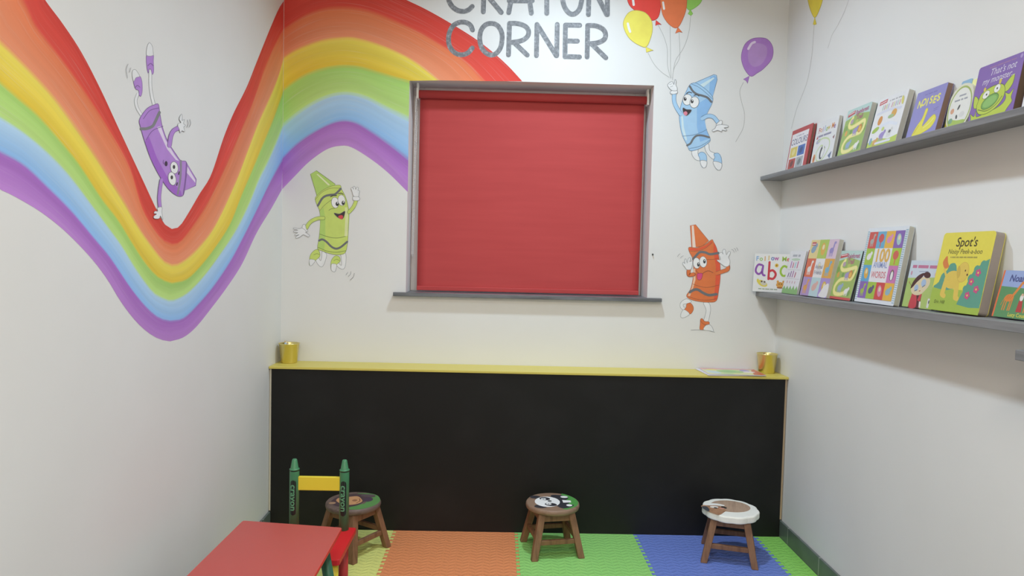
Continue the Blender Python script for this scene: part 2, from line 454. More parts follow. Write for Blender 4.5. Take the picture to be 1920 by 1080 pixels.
# ceiling downlights and the added fill panel that carry the light (out of the frame)
for o, lab in ((KEY, 'small round white ceiling downlight nearest the back wall'), (KEY2, 'small round white ceiling downlight nearest the camera')):
    mb = MB(); x, y, _ = o.location
    mb.lathe([(.079, -.024), (.095, -.026), (.100, -.018), (.102, 0), (.0001, 0)], plain('f0f0f0', .5, 1.1), 40, Matrix.Translation((x, y, H_ROOM)))
    mb.v = [v for v in mb.v]; mb.f = [f for f in mb.f if len(f) == 4]; mb.m = mb.m[:len(mb.f)]; mb.smooth = mb.smooth[:len(mb.f)]
    tagp(mb.build('ceiling_downlight'), lab, 'ceiling light', 'round ceiling downlights')
x, y, _ = FILL.location; mb = MB(); mb.box((x-.52, y-.52, H_ROOM-.03), (x+.52, y+.52, H_ROOM), plain('f0f0f0', .5, 1.1))  # unseen panel body added to go with the fill light
tagp(mb.build('fill_light_panel'), 'large square white panel added behind the camera for the warm fill light', 'ceiling light')

# ------------------------------------------------------------------ black panel with the yellow ledge
YB = -.1884; ZB = .8164; ZL = ZB+.0125
mb = MB()
mb.box((.012, YB, .0), (W-.014, YB+.018, ZB), BOARD)
brd = tagp(mb.build('chalkboard_panel', bevel=.001), 'long matt black chalkboard panel boxed in below the yellow ledge', 'chalkboard')
mb = MB(); BAT = plain('b09a7e', .6, 1.1)
mb.box((W-.0135, YB+.004, .10), (W-.004, YB+.03, ZB), BAT); mb.build('edge_batten', brd)['label'] = 'bare pale timber edge batten on the right'
mb = MB(); mb.box((.002, YB+.006, .10), (.0115, YB+.03, ZB), plain('cfcabb', .6, 1.1))
mb.build('edge_batten', brd)['label'] = 'off white edge batten on the left'
mb = MB()
mb.box((.001, YB-.008, ZB+.0003), (W-.001, -.001, ZL), plain('e2d168', .4, .88, noise=.02))
tagp(mb.build('wall_ledge', bevel=.002), 'long thin yellow ledge running wall to wall above the black panel', 'ledge')

# ------------------------------------------------------------------ roller blind
rb = empty('roller_blind', (1.275, .1, WZ0)); tagp(rb, 'bright red roller blind pulled down over the window', 'blind')
def local(o, p): return tuple(Vector(p)-o.location)
BX0, BX1, RZ = .684, 1.888, 2.243
Tl = Matrix.Translation((BX0, .1, RZ)) @ Matrix.Rotation(PI/2, 4, 'Y')
mb = MB(); mb.lathe([(.0215, 0), (.0215, BX1-BX0)], BLIND, 28, Tl)
o = mb.build('blind_roll', rb); o.location = -rb.location
mb = MB(); nx, nz = 24, 36; vs = []; fs = []
for j in range(nz+1):
    z = WZ0+.006+(RZ-WZ0-.006)*j/nz
    for i in range(nx+1):
        x = BX0+.004+(BX1-BX0-.010)*i/nx; t = 1-j/nz
        y = .119-.006*t+.0014*math.sin(i*.7+j*.35)*t*(1-abs(2*i/nx-1))
        vs.append((x, y, z))
for j in range(nz):
    for i in range(nx): a = j*(nx+1)+i; fs.append((a, a+1, a+nx+2, a+nx+1))
mb.add(vs, fs, BLIND, True); o = mb.build('blind_fabric', rb); o.location = -rb.location
sm = o.modifiers.new('thickness', 'SOLIDIFY'); sm.thickness = .0012
mb = MB(); mb.box((BX0+.004, .104, WZ0+.006), (BX1-.006, .112, WZ0+.030), BLIND); o = mb.build('bottom_bar', rb, bevel=.003); o.location = -rb.location
wp = plain('e6e6e4', .35, 1.15)
for s_, x in ((-1, BX0), (1, BX1)):
    mb = MB(); a, b = sorted((x, x+s_*.012))
    mb.box((a, .078, RZ-.026), (b, .122, RZ+.030), wp); mb.box((a, .085, RZ+.028), (b, .12, WZ1), wp)
    mb.lathe([(.017, 0), (.017, .006)], wp, 20, Matrix.Translation((x+s_*.006, .1, RZ)) @ Matrix.Rotation(PI/2, 4, 'Y'))
    o = mb.build('blind_bracket', rb, bevel=.001); o.location = -rb.location
mb = MB(); bead = plain('dcdcda', .4, 1.15)
for y in (.072, .128):
    n = 120
    for k in range(n):
        z = RZ-.02-(.83)*k/n; x = BX0-.012-.010*(k/n)
        mb.lathe([(.0001, -.0026), (.0022, -.0013), (.0026, 0), (.0022, .0013), (.0001, .0026)], bead, 6, Matrix.Translation((x, y, z)))
mb.tube([(BX0-.012, .072, RZ-.02), (BX0-.022, .072, RZ-.85), (BX0-.022, .1, RZ-.862), (BX0-.022, .128, RZ-.85), (BX0-.012, .128, RZ-.02)], .0011, bead, 6)
o = mb.build('bead_chain', rb); o.location = -rb.location
p = onY(1223.5, 477, 0); mb = MB(); mb.box((p.x-.003, -.010, p.z-.004), (p.x+.003, 0, p.z+.004), plain('2a2a2a', .5, 1))
tagp(mb.build('wall_hook', bevel=.001), 'tiny dark hook on the wall just right of the window recess', 'hook')

# ------------------------------------------------------------------ wall shelves on the right wall
XS = W-.1146
def zU(y): return 1.846+.0108*y
def zL_(y): return 1.2465-.0089*y
def shelf(zf, y0, y1, t, label, x0=XS):
    mb = MB(); x1 = W-.0005
    vs = [(x0, y0, zf(y0)-t), (x1, y0, zf(y0)-t), (x1, y1, zf(y1)-t), (x0, y1, zf(y1)-t), (x0, y0, zf(y0)), (x1, y0, zf(y0)), (x1, y1, zf(y1)), (x0, y1, zf(y1))]
    mb.add(vs, [(0,3,2,1),(4,5,6,7),(0,1,5,4),(1,2,6,5),(2,3,7,6),(3,0,4,7)], GREYWOOD)
    return tagp(mb.build('wall_shelf', bevel=.0015), label, 'shelf', 'grey wooden book shelves on the right wall')
shelf(zU, -2.9, -.001, .021, 'upper long grey wooden picture-ledge shelf of books on the right wall')
shelf(zL_, -2.9, -.001, .025, 'middle long grey wooden shelf of books on the right wall, below the upper one')
shelf(lambda y: 1.2465-.0089*y-.069, -2.9, -1.882, .027, 'short grey shelf end at the right edge of the photo, lowest of the shelves')

# ------------------------------------------------------------------ wall paintings
def resample(pts, n):
    q = catmull(pts, False, 10); L = [0]
    for a, b in zip(q, q[1:]): L.append(L[-1]+(b-a).length)
    out = []; j = 0
    for k in range(n+1):
        t = L[-1]*k/n
        while j < len(L)-2 and L[j+1] < t: j += 1
        f = (t-L[j])/max(L[j+1]-L[j], 1e-9); out.append(q[j].lerp(q[j+1], f))
    return out
LB = [  # seven edges of the rainbow on the left wall: down to the dip | up to the corner
 ([(-250,-190),(40,-70),(84.4,0),(115.6,42),(151,95.6),(186.7,164),(222,240),(264,330),(291.7,389.6),(307,418.6),(322,429.3)],
  [(322,429.3),(336,424.7),(352.8,400),(374,363.6),(395.6,328),(419,258.6),(438,212),(461.6,165),(481,116.6),(504.4,58.3),(522,17.5),(533,0),(533,-8)]),
 ([(-280,-150),(-10,-70),(42,0),(66.7,50),(111,106.7),(146.7,155.6),(191,222),(231,289),(248,328),(267,391),(291.7,434),(310,453.8),(322,458)],
  [(322,458),(337.5,453.8),(359,427.8),(383.4,391),(403,354),(426.7,304),(450,248.8),(473.3,194.4),(496.6,128),(516,83.6),(532,54.4)]),
 ([(-330,-40),(-60,30),(0,82),(26.7,106.7),(66.7,146.7),(102,186.7),(137.8,235.6),(177.8,293),(207,340),(233,382),(258,425),(285.6,464.5),(307,490.5),(322,498)],
  [(322,498),(337.5,495),(365,473.6),(395.6,437),(417,397),(435,357.5),(447,330),(465.5,280),(485,229.4),(508.3,178.8),(522,143.9),(531.6,110)]),
 ([(-340,50),(-60,105),(0,155.6),(35.6,186.7),(71,217.8),(106.7,257.8),(146.7,306.7),(189,371),(222,414),(249,458),(273.3,495),(297.8,521),(322,531)],
  [(322,531),(349.8,524),(377,498),(407.8,458),(432.3,418.6),(453,366),(471,324),(492.8,272),(512,225.5),(531.6,170)]),
 ([(-350,150),(-60,184),(0,220),(44.4,249),(89,286.7),(129,329),(173,386.7),(202,426),(227.5,461),(252,501),(273.3,531.7),(291.7,553),(316,564)],
  [(316,564),(328.4,562.3),(352.8,548.5),(383.4,516.4),(414,475),(441.4,434),(466,385),(485,338),(500.5,307),(518,268),(531.3,235)]),
 ([(-360,235),(-60,256),(0,284),(44.4,309),(89,351),(133,395.6),(178,449),(202,477),(221,504),(246,541),(273,574.5),(297.8,596),(319,602)],
  [(319,602),(343.6,597.4),(371,571.4),(401.7,534.8),(432,489),(459.8,437),(484,388),(502,350),(516,322.7),(530,298)]),
 ([(-370,320),(-60,334),(0,355.6),(35.6,373),(80,400),(124,435.6),(169,482),(200,522.5),(224,562),(249,596),(273,620),(297.8,635.6),(319,640)],
  [(319,640),(343.6,632.6),(368,612.7),(398.7,574.5),(426,537.8),(453.7,495),(481,437),(508.7,391),(528,356)])]
BBK = [
 [(533,-8),(560,-22),(600,-38),(650,-42),(700,-30),(762,0),(799,17.8),(843.7,43),(891,72.6),(923.8,97.8),(953.4,124.5),(979.3,152.5)],
 [(532.5,55),(550.8,42.5),(574.4,29),(606,18),(637.4,15),(669,17.3),(700.4,24.4),(740,40),(784.5,60),(806.7,72.6),(829,86),(858.6,105),(880.8,123),(907.5,152)],
 [(532,108),(550.8,96),(574.4,85.8),(606,75.6),(637.4,71.6),(661,71.6),(692.5,78.7),(724,89.7),(755.5,103.9),(775,115),(791.9,127),(821,150.7)],
 [(531.5,169),(550.8,154),(574.4,140),(606,129),(637.4,124),(669,125),(700.4,133),(732,142),(768,151.5)],
 [(531,234),(556.7,213),(590,191.7),(623,178),(653,175),(686.7,183),(720,200),(766.5,223)],
 [(530,296),(553,273),(580,253),(613,235),(640,226.7),(666.7,230),(696.7,246.7),(730,270),(765.5,298)],
 [(528,356),(553,330),(580,303),(613,280),(640,273.3),(660,276.7),(693,296.7),(726.7,323),(764.5,360)]]
def rainbow(name, rows, P, parent, u0):
    """rows: 7 lists of equally many points"""
    n = len(rows[0]); sub = 4; vs = []; uvs = []
    mid = rows[3]; acc = [u0]
    for a, b in zip(mid, mid[1:]): acc.append(acc[-1]+(Vector(P(b.x, b.y, 0))-Vector(P(a.x, a.y, 0))).length)
    R = []
    for r in range(6):
        for k in range(sub): R.append((r, k/sub))
    R.append((5, 1.0))
    for r, f in R:
        for i in range(n):
            p = rows[r][i].lerp(rows[r+1][i], f); vs.append(P(p.x, p.y, .00002)); uvs.append((acc[i], (r+f)/6))
    fs = []
    for j in range(len(R)-1):
        for i in range(n-1): a = j*n+i; fs.append((a, a+n, a+n+1, a+1))
    me = bpy.data.meshes.new(name); me.from_pydata(vs, [], fs); me.materials.append(RAINBOW)
    uvl = me.uv_layers.new(name='paint')
    for l in me.loops: uvl.data[l.index].uv = uvs[l.vertex_index]
    me.update(); o = bpy.data.objects.new(name, me); COL.objects.link(o); o.parent = parent
    return o
rowsL = []
for a, b in LB: rowsL.append(resample(a, 60)+resample(b, 44)[1:])
o = rainbow('rainbow_mural', rowsL, P_left, wall_left, 0); o['label'] = 'wide painted rainbow dipping in a V down the left wall'
rowsB = [resample(r, 50) for r in BBK]
o = rainbow('rainbow_mural', rowsB, P_back, wall_back, 2.4); o['label'] = 'painted rainbow arch running from the corner down to the window'

# lettering
GREYL = SILVER
A = Art(P_back); A.frame(800, 0, 5.053); A.L = 4
w = 46
A.line([(435,285),(415,240),(370,213),(315,212),(262,235),(225,285),(208,350),(212,420),(240,475),(290,512),(345,518),(395,498),(432,455)], w, GREYL)
A.line([(610,222),(668,240),(708,300),(715,370),(700,450),(660,505),(610,522),(560,500),(520,450),(503,370),(515,290),(555,238),(610,222)], w, GREYL)
A.line([(785,222),(775,520)], w, GREYL, False); A.line([(785,222),(860,224),(930,247),(965,292),(955,345),(900,385),(812,402)], w, GREYL); A.line([(830,405),(953,522)], w, GREYL, False)
A.line([(1045,232),(1040,528)], w, GREYL, False); A.line([(1047,234),(1228,528)], w, GREYL, False); A.line([(1237,232),(1232,528)], w, GREYL, False)
A.line([(1315,238),(1310,538)], w, GREYL, False); A.line([(1315,238),(1450,240)], w, GREYL, False); A.line([(1315,388),(1428,390)], w, GREYL, False); A.line([(1312,536),(1448,540)], w, GREYL, False)
A.line([(1525,242),(1520,540)], w, GREYL, False); A.line([(1525,242),(1600,245),(1668,275),(1695,325),(1680,375),(1620,405),(1545,415)], w, GREYL); A.line([(1572,425),(1697,548)], w, GREYL, False)
A.line([(432,62),(395,95),(345,108),(290,97),(240,58),(210,0),(205,-80),(230,-150),(285,-188),(350,-190),(420,-158)], w, GREYL)
A.line([(537,112),(545,-190)], w, GREYL, False); A.line([(545,-190),(620,-185),(680,-140),(670,-80),(600,-45),(565,-42)], w, GREYL); A.line([(580,-35),(707,118)], w, GREYL, False)
A.line([(778,120),(800,0),(875,-190)], w, GREYL, False); A.line([(992,125),(975,0),(885,-190)], w, GREYL, False); A.line([(782,8),(1000,8)], w, GREYL, False)
A.line([(1138,126),(1138,-40)], w, GREYL, False); A.line([(1138,-40),(1068,-190)], w, GREYL, False); A.line([(1138,-40),(1215,-190)], w, GREYL, False)
A.line([(1380,-190),(1440,-165),(1470,-80),(1470,-10),(1445,90),(1390,135),(1340,115),(1300,50),(1288,-30),(1295,-120),(1330,-175),(1380,-190)], w, GREYL)
A.line([(1532,138),(1540,-185)], w, GREYL, False); A.line([(1542,-185),(1706,138)], w, GREYL, False); A.line([(1712,138),(1712,-185)], w, GREYL, False)
o = A.mb.build('wall_lettering', wall_back); o['label'] = 'silver grey hand-painted words CRAYON CORNER above the window'

INK = '85878a'; DINK = '66686c'; WH = 'd9dadc'
def balloon(A, pts, c, dk, knot, hl=None, hw=10):
    A.poly(pts, c, True, out=dk, ow=3)
    A.poly(knot, c, out=dk, ow=3)
    if hl: A.line(hl, hw, 'ececea')
# balloons held by the blue crayon
A = Art(P_back); A.frame(1160, 0, 3.272)
sg = '9a9a98'
A.line([(240,150),(275,220),(298,300),(300,400),(318,480)], 2.2, sg); A.line([(315,160),(318,300),(318,400),(322,480)], 2.2, sg)
A.line([(370,200),(375,300),(372,360),(340,420),(330,480)], 2.2, sg); A.line([(443,90),(430,200),(400,290),(350,370),(335,440),(330,490)], 2.2, sg)
A.line([(180,325),(215,390),(260,440),(310,475)], 2.2, sg)
balloon(A, [(415,40),(440,62),(500,20),(515,-40),(480,-100),(420,-100),(405,-30)], '8cc35c', '79ab50', [(440,58),(455,85),(443,96),(425,85)])
balloon(A, [(50,-60),(60,20),(100,65),(150,95),(180,120),(215,125),(245,100),(258,30),(255,-60),(200,-130),(100,-130)], 'd94038', 'a83330', [(228,124),(262,152),(240,150),(226,158)], [(88,0),(92,30)], 14)
balloon(A, [(255,0),(252,-60),(300,-120),(370,-120),(412,-60),(417,30),(400,100),(360,170),(310,150),(270,90)], 'd97347', 'b8603c', [(363,168),(390,200),(370,195),(348,205)], [(272,15),(278,55)], 12)
balloon(A, [(118,65),(165,80),(200,125),(207,180),(195,235),(168,288),(120,275),(70,240),(38,190),(28,140),(50,90),(80,68)], 'e2d35b', 'b3a650', [(165,288),(212,310),(190,314),(170,322)], [(56,145),(62,172),(70,195)], 14)
o = A.mb.build('balloon_mural', wall_back); o['label'] = 'painted bunch of yellow, red, orange and green balloons above the blue crayon figure'
A = Art(P_back); A.frame(1160, 0, 3.272)
A.line([(765,505),(743,560),(755,630),(772,700),(765,780),(735,840),(718,870)], 2.2, sg)
balloon(A, [(850,232),(910,240),(945,290),(940,360),(890,420),(850,448),(810,468),(770,420),(752,350),(770,280),(805,245)], 'a274bd', '85609c', [(802,466),(790,512),(782,495),(765,487)])
A.poly([(800,290),(840,265),(900,280),(910,330),(880,390),(830,410),(795,370)], 'ab86bf', True)
A.line([(795,300),(815,268),(835,258)], 14, 'd3c3dc')
o = A.mb.build('balloon_mural', wall_back); o['label'] = 'painted purple balloon with a loose string on the back wall'
A = Art(P_right); A.frame(1460, 0, 3.272)
A.line([(218,150),(213,220),(205,330),(180,480),(150,570),(110,670),(78,790)], 2.2, 'b2b1af')
balloon(A, [(178,-10),(195,60),(222,108),(250,60),(272,-10),(278,-80),(240,-140),(190,-130),(172,-70)], 'd9c63f', 'b3a23c', [(222,106),(232,148),(222,152),(212,150)])
o = A.mb.build('balloon_mural', wall_right); o['label'] = 'painted yellow balloon with a long string high on the right wall'
A = Art(P_right); A.frame(1460, 0, 3.272)
A.line([(445,-40),(430,0),(400,80),(360,160),(330,210),(315,255),(302,295)], 2.2, 'b2b1af')
o = A.mb.build('balloon_string_mural', wall_right); o['label'] = 'painted loose balloon string high on the right wall'

# --- green crayon figure
A = Art(P_back); A.frame(530, 300, 4.5); g1, g2, g3, bk = 'bccd6a', 'a9c668', 'bfca63', '8a8d78'; ol = '6f8048'
A.poly([(335,770),(370,795),(360,850),(340,895),(318,900),(290,870),(280,835),(300,820),(320,850),(330,820)], WH, True, out=INK)
A.poly([(490,785),(530,785),(535,850),(525,905),(505,922),(470,905),(445,870),(460,855),(495,890),(495,830)], WH, True, out=INK)
A.poly([(295,755),(312,780),(312,815),(275,850),(245,890),(225,885),(225,850),(235,800),(265,765)], g1, True, out=ol)
A.poly([(275,850),(245,890),(228,885),(226,842),(250,838)], WH, True, out=INK)
A.poly([(450,808),(480,820),(485,855),(455,885),(445,935),(425,942),(408,920),(408,860),(425,825)], g1, True, out=ol)
A.poly([(455,885),(445,938),(425,942),(410,925),(412,880),(430,875)], WH, True, out=INK)
A.line([(262,800),(290,790),(312,800)], 3, ol); A.line([(432,850),(455,838),(482,850)], 3, ol)
A.poly([(235,120),(285,90),(445,205),(400,260),(290,305)], g2, out=ol, ow=4)
A.poly([(275,330),(290,300),(340,255),(400,225),(450,213),(488,215),(497,245),(530,310),(552,390),(560,470),(552,640),(545,720),(525,785),(465,800),(400,790),(330,765),(295,745),(310,640),(318,520),(312,430),(290,380)], g1, True, n=4, out=ol, ow=3)
A.poly([(315,430),(345,400),(360,500),(360,640),(350,760),(300,742),(312,640),(318,520)], g2)
A.poly([(525,400),(545,400),(553,470),(548,640),(522,645),(528,500)], 'd0d6a0')
A.poly([(285,120),(298,118),(400,210),(385,215)], 'd5dbb0')
A.line([(275,335),(330,275),(400,240),(485,238)], 3, ol)
A.line([(312,430),(350,385),(400,345),(420,335)], 3, ol)
A.line([(298,385),(330,330),(360,305),(400,295),(440,290),(470,265),(490,243)], 18, DINK)
A.line([(312,625),(390,650),(460,658),(530,645)], 4, ol)
A.line([(308,680),(335,670),(370,690),(410,730),(450,748),(490,735),(545,690)], 17, DINK)
A.line([(300,738),(380,770),(460,778),(535,765)], 4, ol)
A.ell(443, 360, 31, 46, 'e4e4e2', -8, out=DINK); A.ell(498, 340, 31, 46, 'e4e4e2', -8, out=DINK)
A.ell(461, 371, 14, 18, '3a3a3c'); A.ell(511, 362, 13, 18, '3a3a3c'); A.ell(464, 363, 5, 6, 'e4e4e2'); A.ell(513, 355, 5, 6, 'e4e4e2')
A.line([(405,310),(430,300),(455,300)], 7, '3a3a3c'); A.line([(470,285),(495,280),(512,290)], 6, '3a3a3c')
A.line([(390,425),(410,412),(440,408)], 3, ol)
A.poly([(435,448),(480,455),(525,432),(520,470),(505,498),(480,492),(455,475)], '3c3233', True, out=DINK)
A.poly([(470,475),(495,465),(510,475),(503,498),(480,494)], 'c5474a', True)
A.line([(345,490),(300,492),(250,512),(220,540),(202,572)], 32, ol); A.line([(345,490),(300,492),(250,512),(220,540),(202,572)], 26, g1)
A.line([(560,440),(595,400),(615,360),(620,330)], 32, ol); A.line([(560,440),(595,400),(615,360),(620,330)], 26, g1)
A.poly([(170,550),(190,545),(200,580),(215,600),(195,608),(165,590)], WH, True, out=INK)
A.poly([(165,575),(140,580),(95,572),(95,582),(130,592),(95,598),(98,610),(130,612),(105,628),(110,638),(140,630),(110,650),(120,660),(150,648),(175,630),(215,648),(228,636),(195,612),(200,600)], WH, True, n=3, out=INK)
A.poly([(590,320),(600,308),(635,308),(652,325),(640,342),(600,340)], WH, True, out=INK)
A.poly([(600,305),(585,260),(577,240),(590,232),(600,250),(595,228),(608,222),(618,250),(625,230),(640,235),(635,255),(650,262),(645,285),(640,308)], WH, True, n=3, out=INK)
A.line([(550,948),(535,968)], 3, INK); A.line([(577,940),(572,965),(553,982)], 3, INK); A.line([(605,955),(598,985),(570,1012)], 3.5, INK)
o = A.mb.build('crayon_mural', wall_back); o['label'] = 'painted cartoon green crayon jumping under the rainbow, left of the blind'

# --- blue crayon figure
A = Art(P_back); A.frame(1160, 0, 3.272); b1, b2, b3 = '9dc0e0', '85afd9', 'c3d7ea'; ol = '5f7d9e'
A.poly([(452,920),(485,915),(487,945),(505,960),(498,985),(470,978),(450,950)], WH, True, out=INK)
A.poly([(530,885),(552,885),(560,925),(600,945),(600,975),(575,975),(545,945),(530,915)], WH, True, out=INK)
A.poly([(500,935),(520,935),(538,955),(540,1000),(535,1025),(515,1028),(502,1005),(497,970),(488,950)], b1, True, out=ol)
A.poly([(503,985),(540,990),(536,1022),(520,1030),(504,1010)], WH, True, out=INK)
A.poly([(585,945),(610,940),(628,965),(632,1010),(625,1040),(605,1042),(585,1015),(582,985),(590,965)], b1, True, out=ol)
A.poly([(582,990),(631,1003),(626,1038),(608,1043),(586,1018)], WH, True, out=INK)
A.poly([(468,508),(585,457),(600,462),(604,490),(575,595),(545,570),(500,530)], b1, out=ol, ow=3)
A.poly([(560,475),(590,462),(603,480),(578,590),(555,575)], b2)
A.poly([(435,522),(455,510),(480,512),(530,545),(565,580),(578,605),(570,640),(545,690),(528,740),(540,800),(562,855),(545,880),(500,910),(440,925),(420,890),(390,830),(374,750),(373,690),(390,620),(415,560)], b1, True, n=4, out=ol, ow=3)
A.poly([(480,640),(545,600),(570,640),(545,690),(528,740),(540,800),(555,850),(500,870),(480,780)], b2)
A.poly([(382,700),(392,690),(400,780),(420,860),(410,862),(388,800)], b3)
A.poly([(500,520),(580,475),(588,480),(520,535)], b3)
A.line([(445,515),(490,535),(535,570),(572,605)], 3, ol)
A.line([(436,530),(455,560),(480,578),(515,588),(545,600),(568,625)], 13, DINK)
A.line([(395,835),(450,830),(500,815),(540,795)], 3, ol)
A.line([(420,892),(440,880),(458,850),(480,832),(515,832),(555,843)], 12, DINK)
A.line([(432,912),(490,900),(530,880),(558,860)], 3, ol)
A.ell(421, 612, 28, 34, 'e4e4e2', 12, out=DINK); A.ell(464, 628, 28, 35, 'e4e4e2', 12, out=DINK)
A.ell(407, 607, 9, 12, '3a3a3c'); A.ell(450, 622, 9, 12, '3a3a3c'); A.ell(409, 602, 3, 4, 'e4e4e2'); A.ell(452, 617, 3, 4, 'e4e4e2')
A.line([(415,575),(430,565),(447,570)], 5, '46484c'); A.line([(462,585),(478,582),(492,590)], 5, '46484c')
A.poly([(395,662),(415,672),(445,675),(435,695),(415,710),(400,700),(394,682)], '3c3236', True, out=DINK)
A.poly([(398,690),(412,683),(422,695),(412,710),(400,703)], 'd07d8f', True)
A.line([(380,700),(355,660),(340,620),(340,570)], 26, ol); A.line([(382,702),(355,660),(340,620),(340,572)], 21, b1)
A.line([(515,725),(545,712),(580,718),(610,752)], 26, ol); A.line([(512,728),(545,712),(580,718),(608,750)], 21, b1)
A.poly([(315,565),(330,555),(355,555),(360,570),(340,578),(320,576)], WH, True, out=INK)
A.poly([(325,555),(305,535),(300,520),(315,505),(330,502),(338,520),(345,488),(352,500),(350,520),(358,540),(355,556)], WH, True, n=3, out=INK)
A.line([(312,520),(325,515)], 2, INK); A.line([(315,535),(332,528)], 2, INK)
A.poly([(598,765),(622,740),(635,745),(630,765),(610,778)], WH, True, out=INK)
A.poly([(600,770),(630,765),(668,770),(670,780),(645,785),(662,795),(655,803),(635,798),(630,808),(605,800),(580,808),(572,800),(590,788)], WH, True, n=3, out=INK)
o = A.mb.build('crayon_mural', wall_back); o['label'] = 'painted cartoon blue crayon holding up the bunch of balloons'

# --- orange crayon figure
A = Art(P_back); A.frame(1240, 400, 4.5); o1, o2, o3 = 'd0703f', 'd4553a', 'e3b598'; ol = '8e5440'
A.poly([(215,722),(255,745),(215,762),(185,768),(190,790),(210,800),(195,820),(165,800),(157,770),(175,740)], WH, True, out=INK)
A.poly([(355,755),(400,755),(415,800),(410,850),(392,915),(358,908),(378,820)], WH, True, out=INK)
A.poly([(215,765),(245,757),(268,785),(268,820),(240,850),(195,815),(208,795)], o1, True, out=ol)
A.poly([(193,812),(238,848),(205,875),(175,882),(162,868),(170,835)], WH, True, out=INK)
A.poly([(330,895),(345,888),(365,910),(400,915),(403,935),(370,945),(355,980),(325,978),(327,935)], o1, True, out=ol)
A.poly([(355,980),(375,945),(400,937),(425,955),(440,998),(400,990)], WH, True, out=INK)
A.line([(250,985),(320,983),(400,990),(450,1003)], 3, INK)
A.line([(330,905),(350,930),(380,942),(402,935)], 3, ol)
A.poly([(243,103),(288,95),(400,232),(340,280),(255,288)], o1, out=ol, ow=3)
A.poly([(255,105),(272,103),(290,288),(262,290)], 'dfc9bd')
A.poly([(228,300),(240,285),(300,290),(370,262),(425,222),(440,240),(465,290),(480,350),(495,430),(497,540),(485,640),(465,735),(400,750),(310,742),(245,725),(212,695),(245,640),(265,560),(272,470),(262,380),(240,335)], o1, True, n=4, out=ol, ow=3)
A.poly([(440,245),(465,290),(480,350),(495,430),(497,540),(485,640),(467,728),(440,735),(455,600),(460,450),(440,330)], o2)
A.poly([(272,470),(285,465),(288,560),(265,640),(240,700),(222,697),(255,630),(270,560)], o3)
A.poly([(233,298),(250,292),(310,298),(380,270),(425,232),(430,245),(370,290),(300,315),(238,312)], o2)
A.line([(235,318),(300,318),(370,295),(430,245)], 3, ol)
A.line([(268,385),(290,360),(325,328),(370,330),(410,345),(480,335)], 20, DINK)
A.line([(380,390),(440,388),(485,375)], 3, ol)
A.line([(262,595),(320,615),(390,625),(485,605)], 3, ol)
A.line([(240,665),(275,645),(310,645),(350,670),(400,690),(465,682)], 22, DINK)
A.line([(225,700),(300,725),(380,732),(462,722)], 3, ol)
A.ell(297, 420, 30, 46, 'e6e6e4', -5, out=DINK); A.ell(352, 410, 31, 47, 'e6e6e4', -5, out=DINK)
A.ell(312, 432, 11, 18, '37373a'); A.ell(363, 405, 11, 18, '37373a'); A.ell(314, 425, 4, 5, 'e4e4e2'); A.ell(364, 398, 4, 5, 'e4e4e2')
A.line([(290,480),(310,502),(340,512),(365,495),(400,485),(435,500)], 4, ol)
A.poly([(305,508),(345,508),(340,545),(325,562),(305,555),(300,530)], 'c9497a', True, out='8e3a4a')
A.line([(272,515),(235,520),(228,505),(230,480)], 34, ol); A.line([(268,515),(235,518),(230,505),(230,482)], 28, o1)
A.line([(470,505),(510,492),(550,478),(562,465),(562,448)], 34, ol); A.line([(465,507),(510,492),(550,478),(560,465),(560,450)], 28, o1)
A.poly([(215,475),(195,450),(180,430),(185,410),(198,425),(195,395),(205,383),(218,420),(225,385),(240,372),(245,385),(238,410),(255,400),(262,420),(250,470)], WH, True, n=3, out=INK)
A.poly([(508,430),(470,400),(475,392),(500,390),(485,350),(492,335),(510,330),(520,345),(515,320),(525,303),(540,310),(548,350),(565,322),(580,325),(578,345),(565,370),(578,400),(570,440),(540,450)], WH, True, n=3, out=INK)
for q in ([(135,365),(145,350),(158,340)], [(160,378),(170,365),(185,358)], [(590,305),(605,310),(615,330)], [(612,295),(625,305),(630,325)], [(632,290),(642,300),(645,315)]): A.line(q, 2.5, INK)
o = A.mb.build('crayon_mural', wall_back); o['label'] = 'painted cartoon orange crayon sticking its tongue out, right of the blind'

# --- purple crayon figure (upside down), left wall
A = Art(P_left); A.frame(220, 60, 2.917); A.L = 4; p1, p2, p3 = 'a97fc6', '9a62bd', 'd0bfe0'; ol = '6d5188'
A.line([(128,450),(108,415),(100,375),(112,340)], 17, INK); A.line([(130,452),(108,415),(100,375),(112,338)], 13, WH)
A.line([(200,400),(188,350),(180,290),(180,215)], 18, INK); A.line([(200,402),(188,350),(180,290),(180,213)], 14, WH)
A.poly([(160,125),(195,125),(196,160),(198,215),(190,232),(182,205),(172,205),(168,225),(160,190)], p1, True, out=ol, ow=2)
A.poly([(160,128),(160,90),(168,65),(178,60),(190,78),(194,105),(194,128)], WH, True, out=INK, ow=2)
A.poly([(88,265),(120,242),(133,270),(135,320),(128,350),(118,345),(115,320),(98,310)], p1, True, out=ol, ow=2)
A.poly([(88,270),(80,240),(82,212),(95,205),(108,218),(120,242),(100,250)], WH, True, out=INK, ow=2)
A.line([(165,185),(180,172),(196,185)], 3, ol); A.line([(95,305),(108,292),(122,302)], 3, ol)
A.poly([(375,710),(430,805),(427,840),(365,868)], p1, out=ol, ow=3)
A.poly([(375,725),(425,810),(425,825),(370,760)], 'd8cbe4')
A.poly([(118,485),(135,450),(165,415),(200,398),(222,395),(230,440),(245,520),(275,600),(320,670),(345,703),(375,710),(378,760),(365,870),(352,897),(320,893),(275,855),(225,780),(180,690),(145,590),(125,520)], p1, True, n=4, out=ol, ow=3)
A.poly([(150,600),(170,570),(215,690),(270,790),(345,870),(352,897),(320,893),(275,855),(225,780),(180,690)], p2)
A.poly([(215,520),(235,515),(262,590),(310,670),(335,705),(318,700),(270,640)], 'd3c6df')
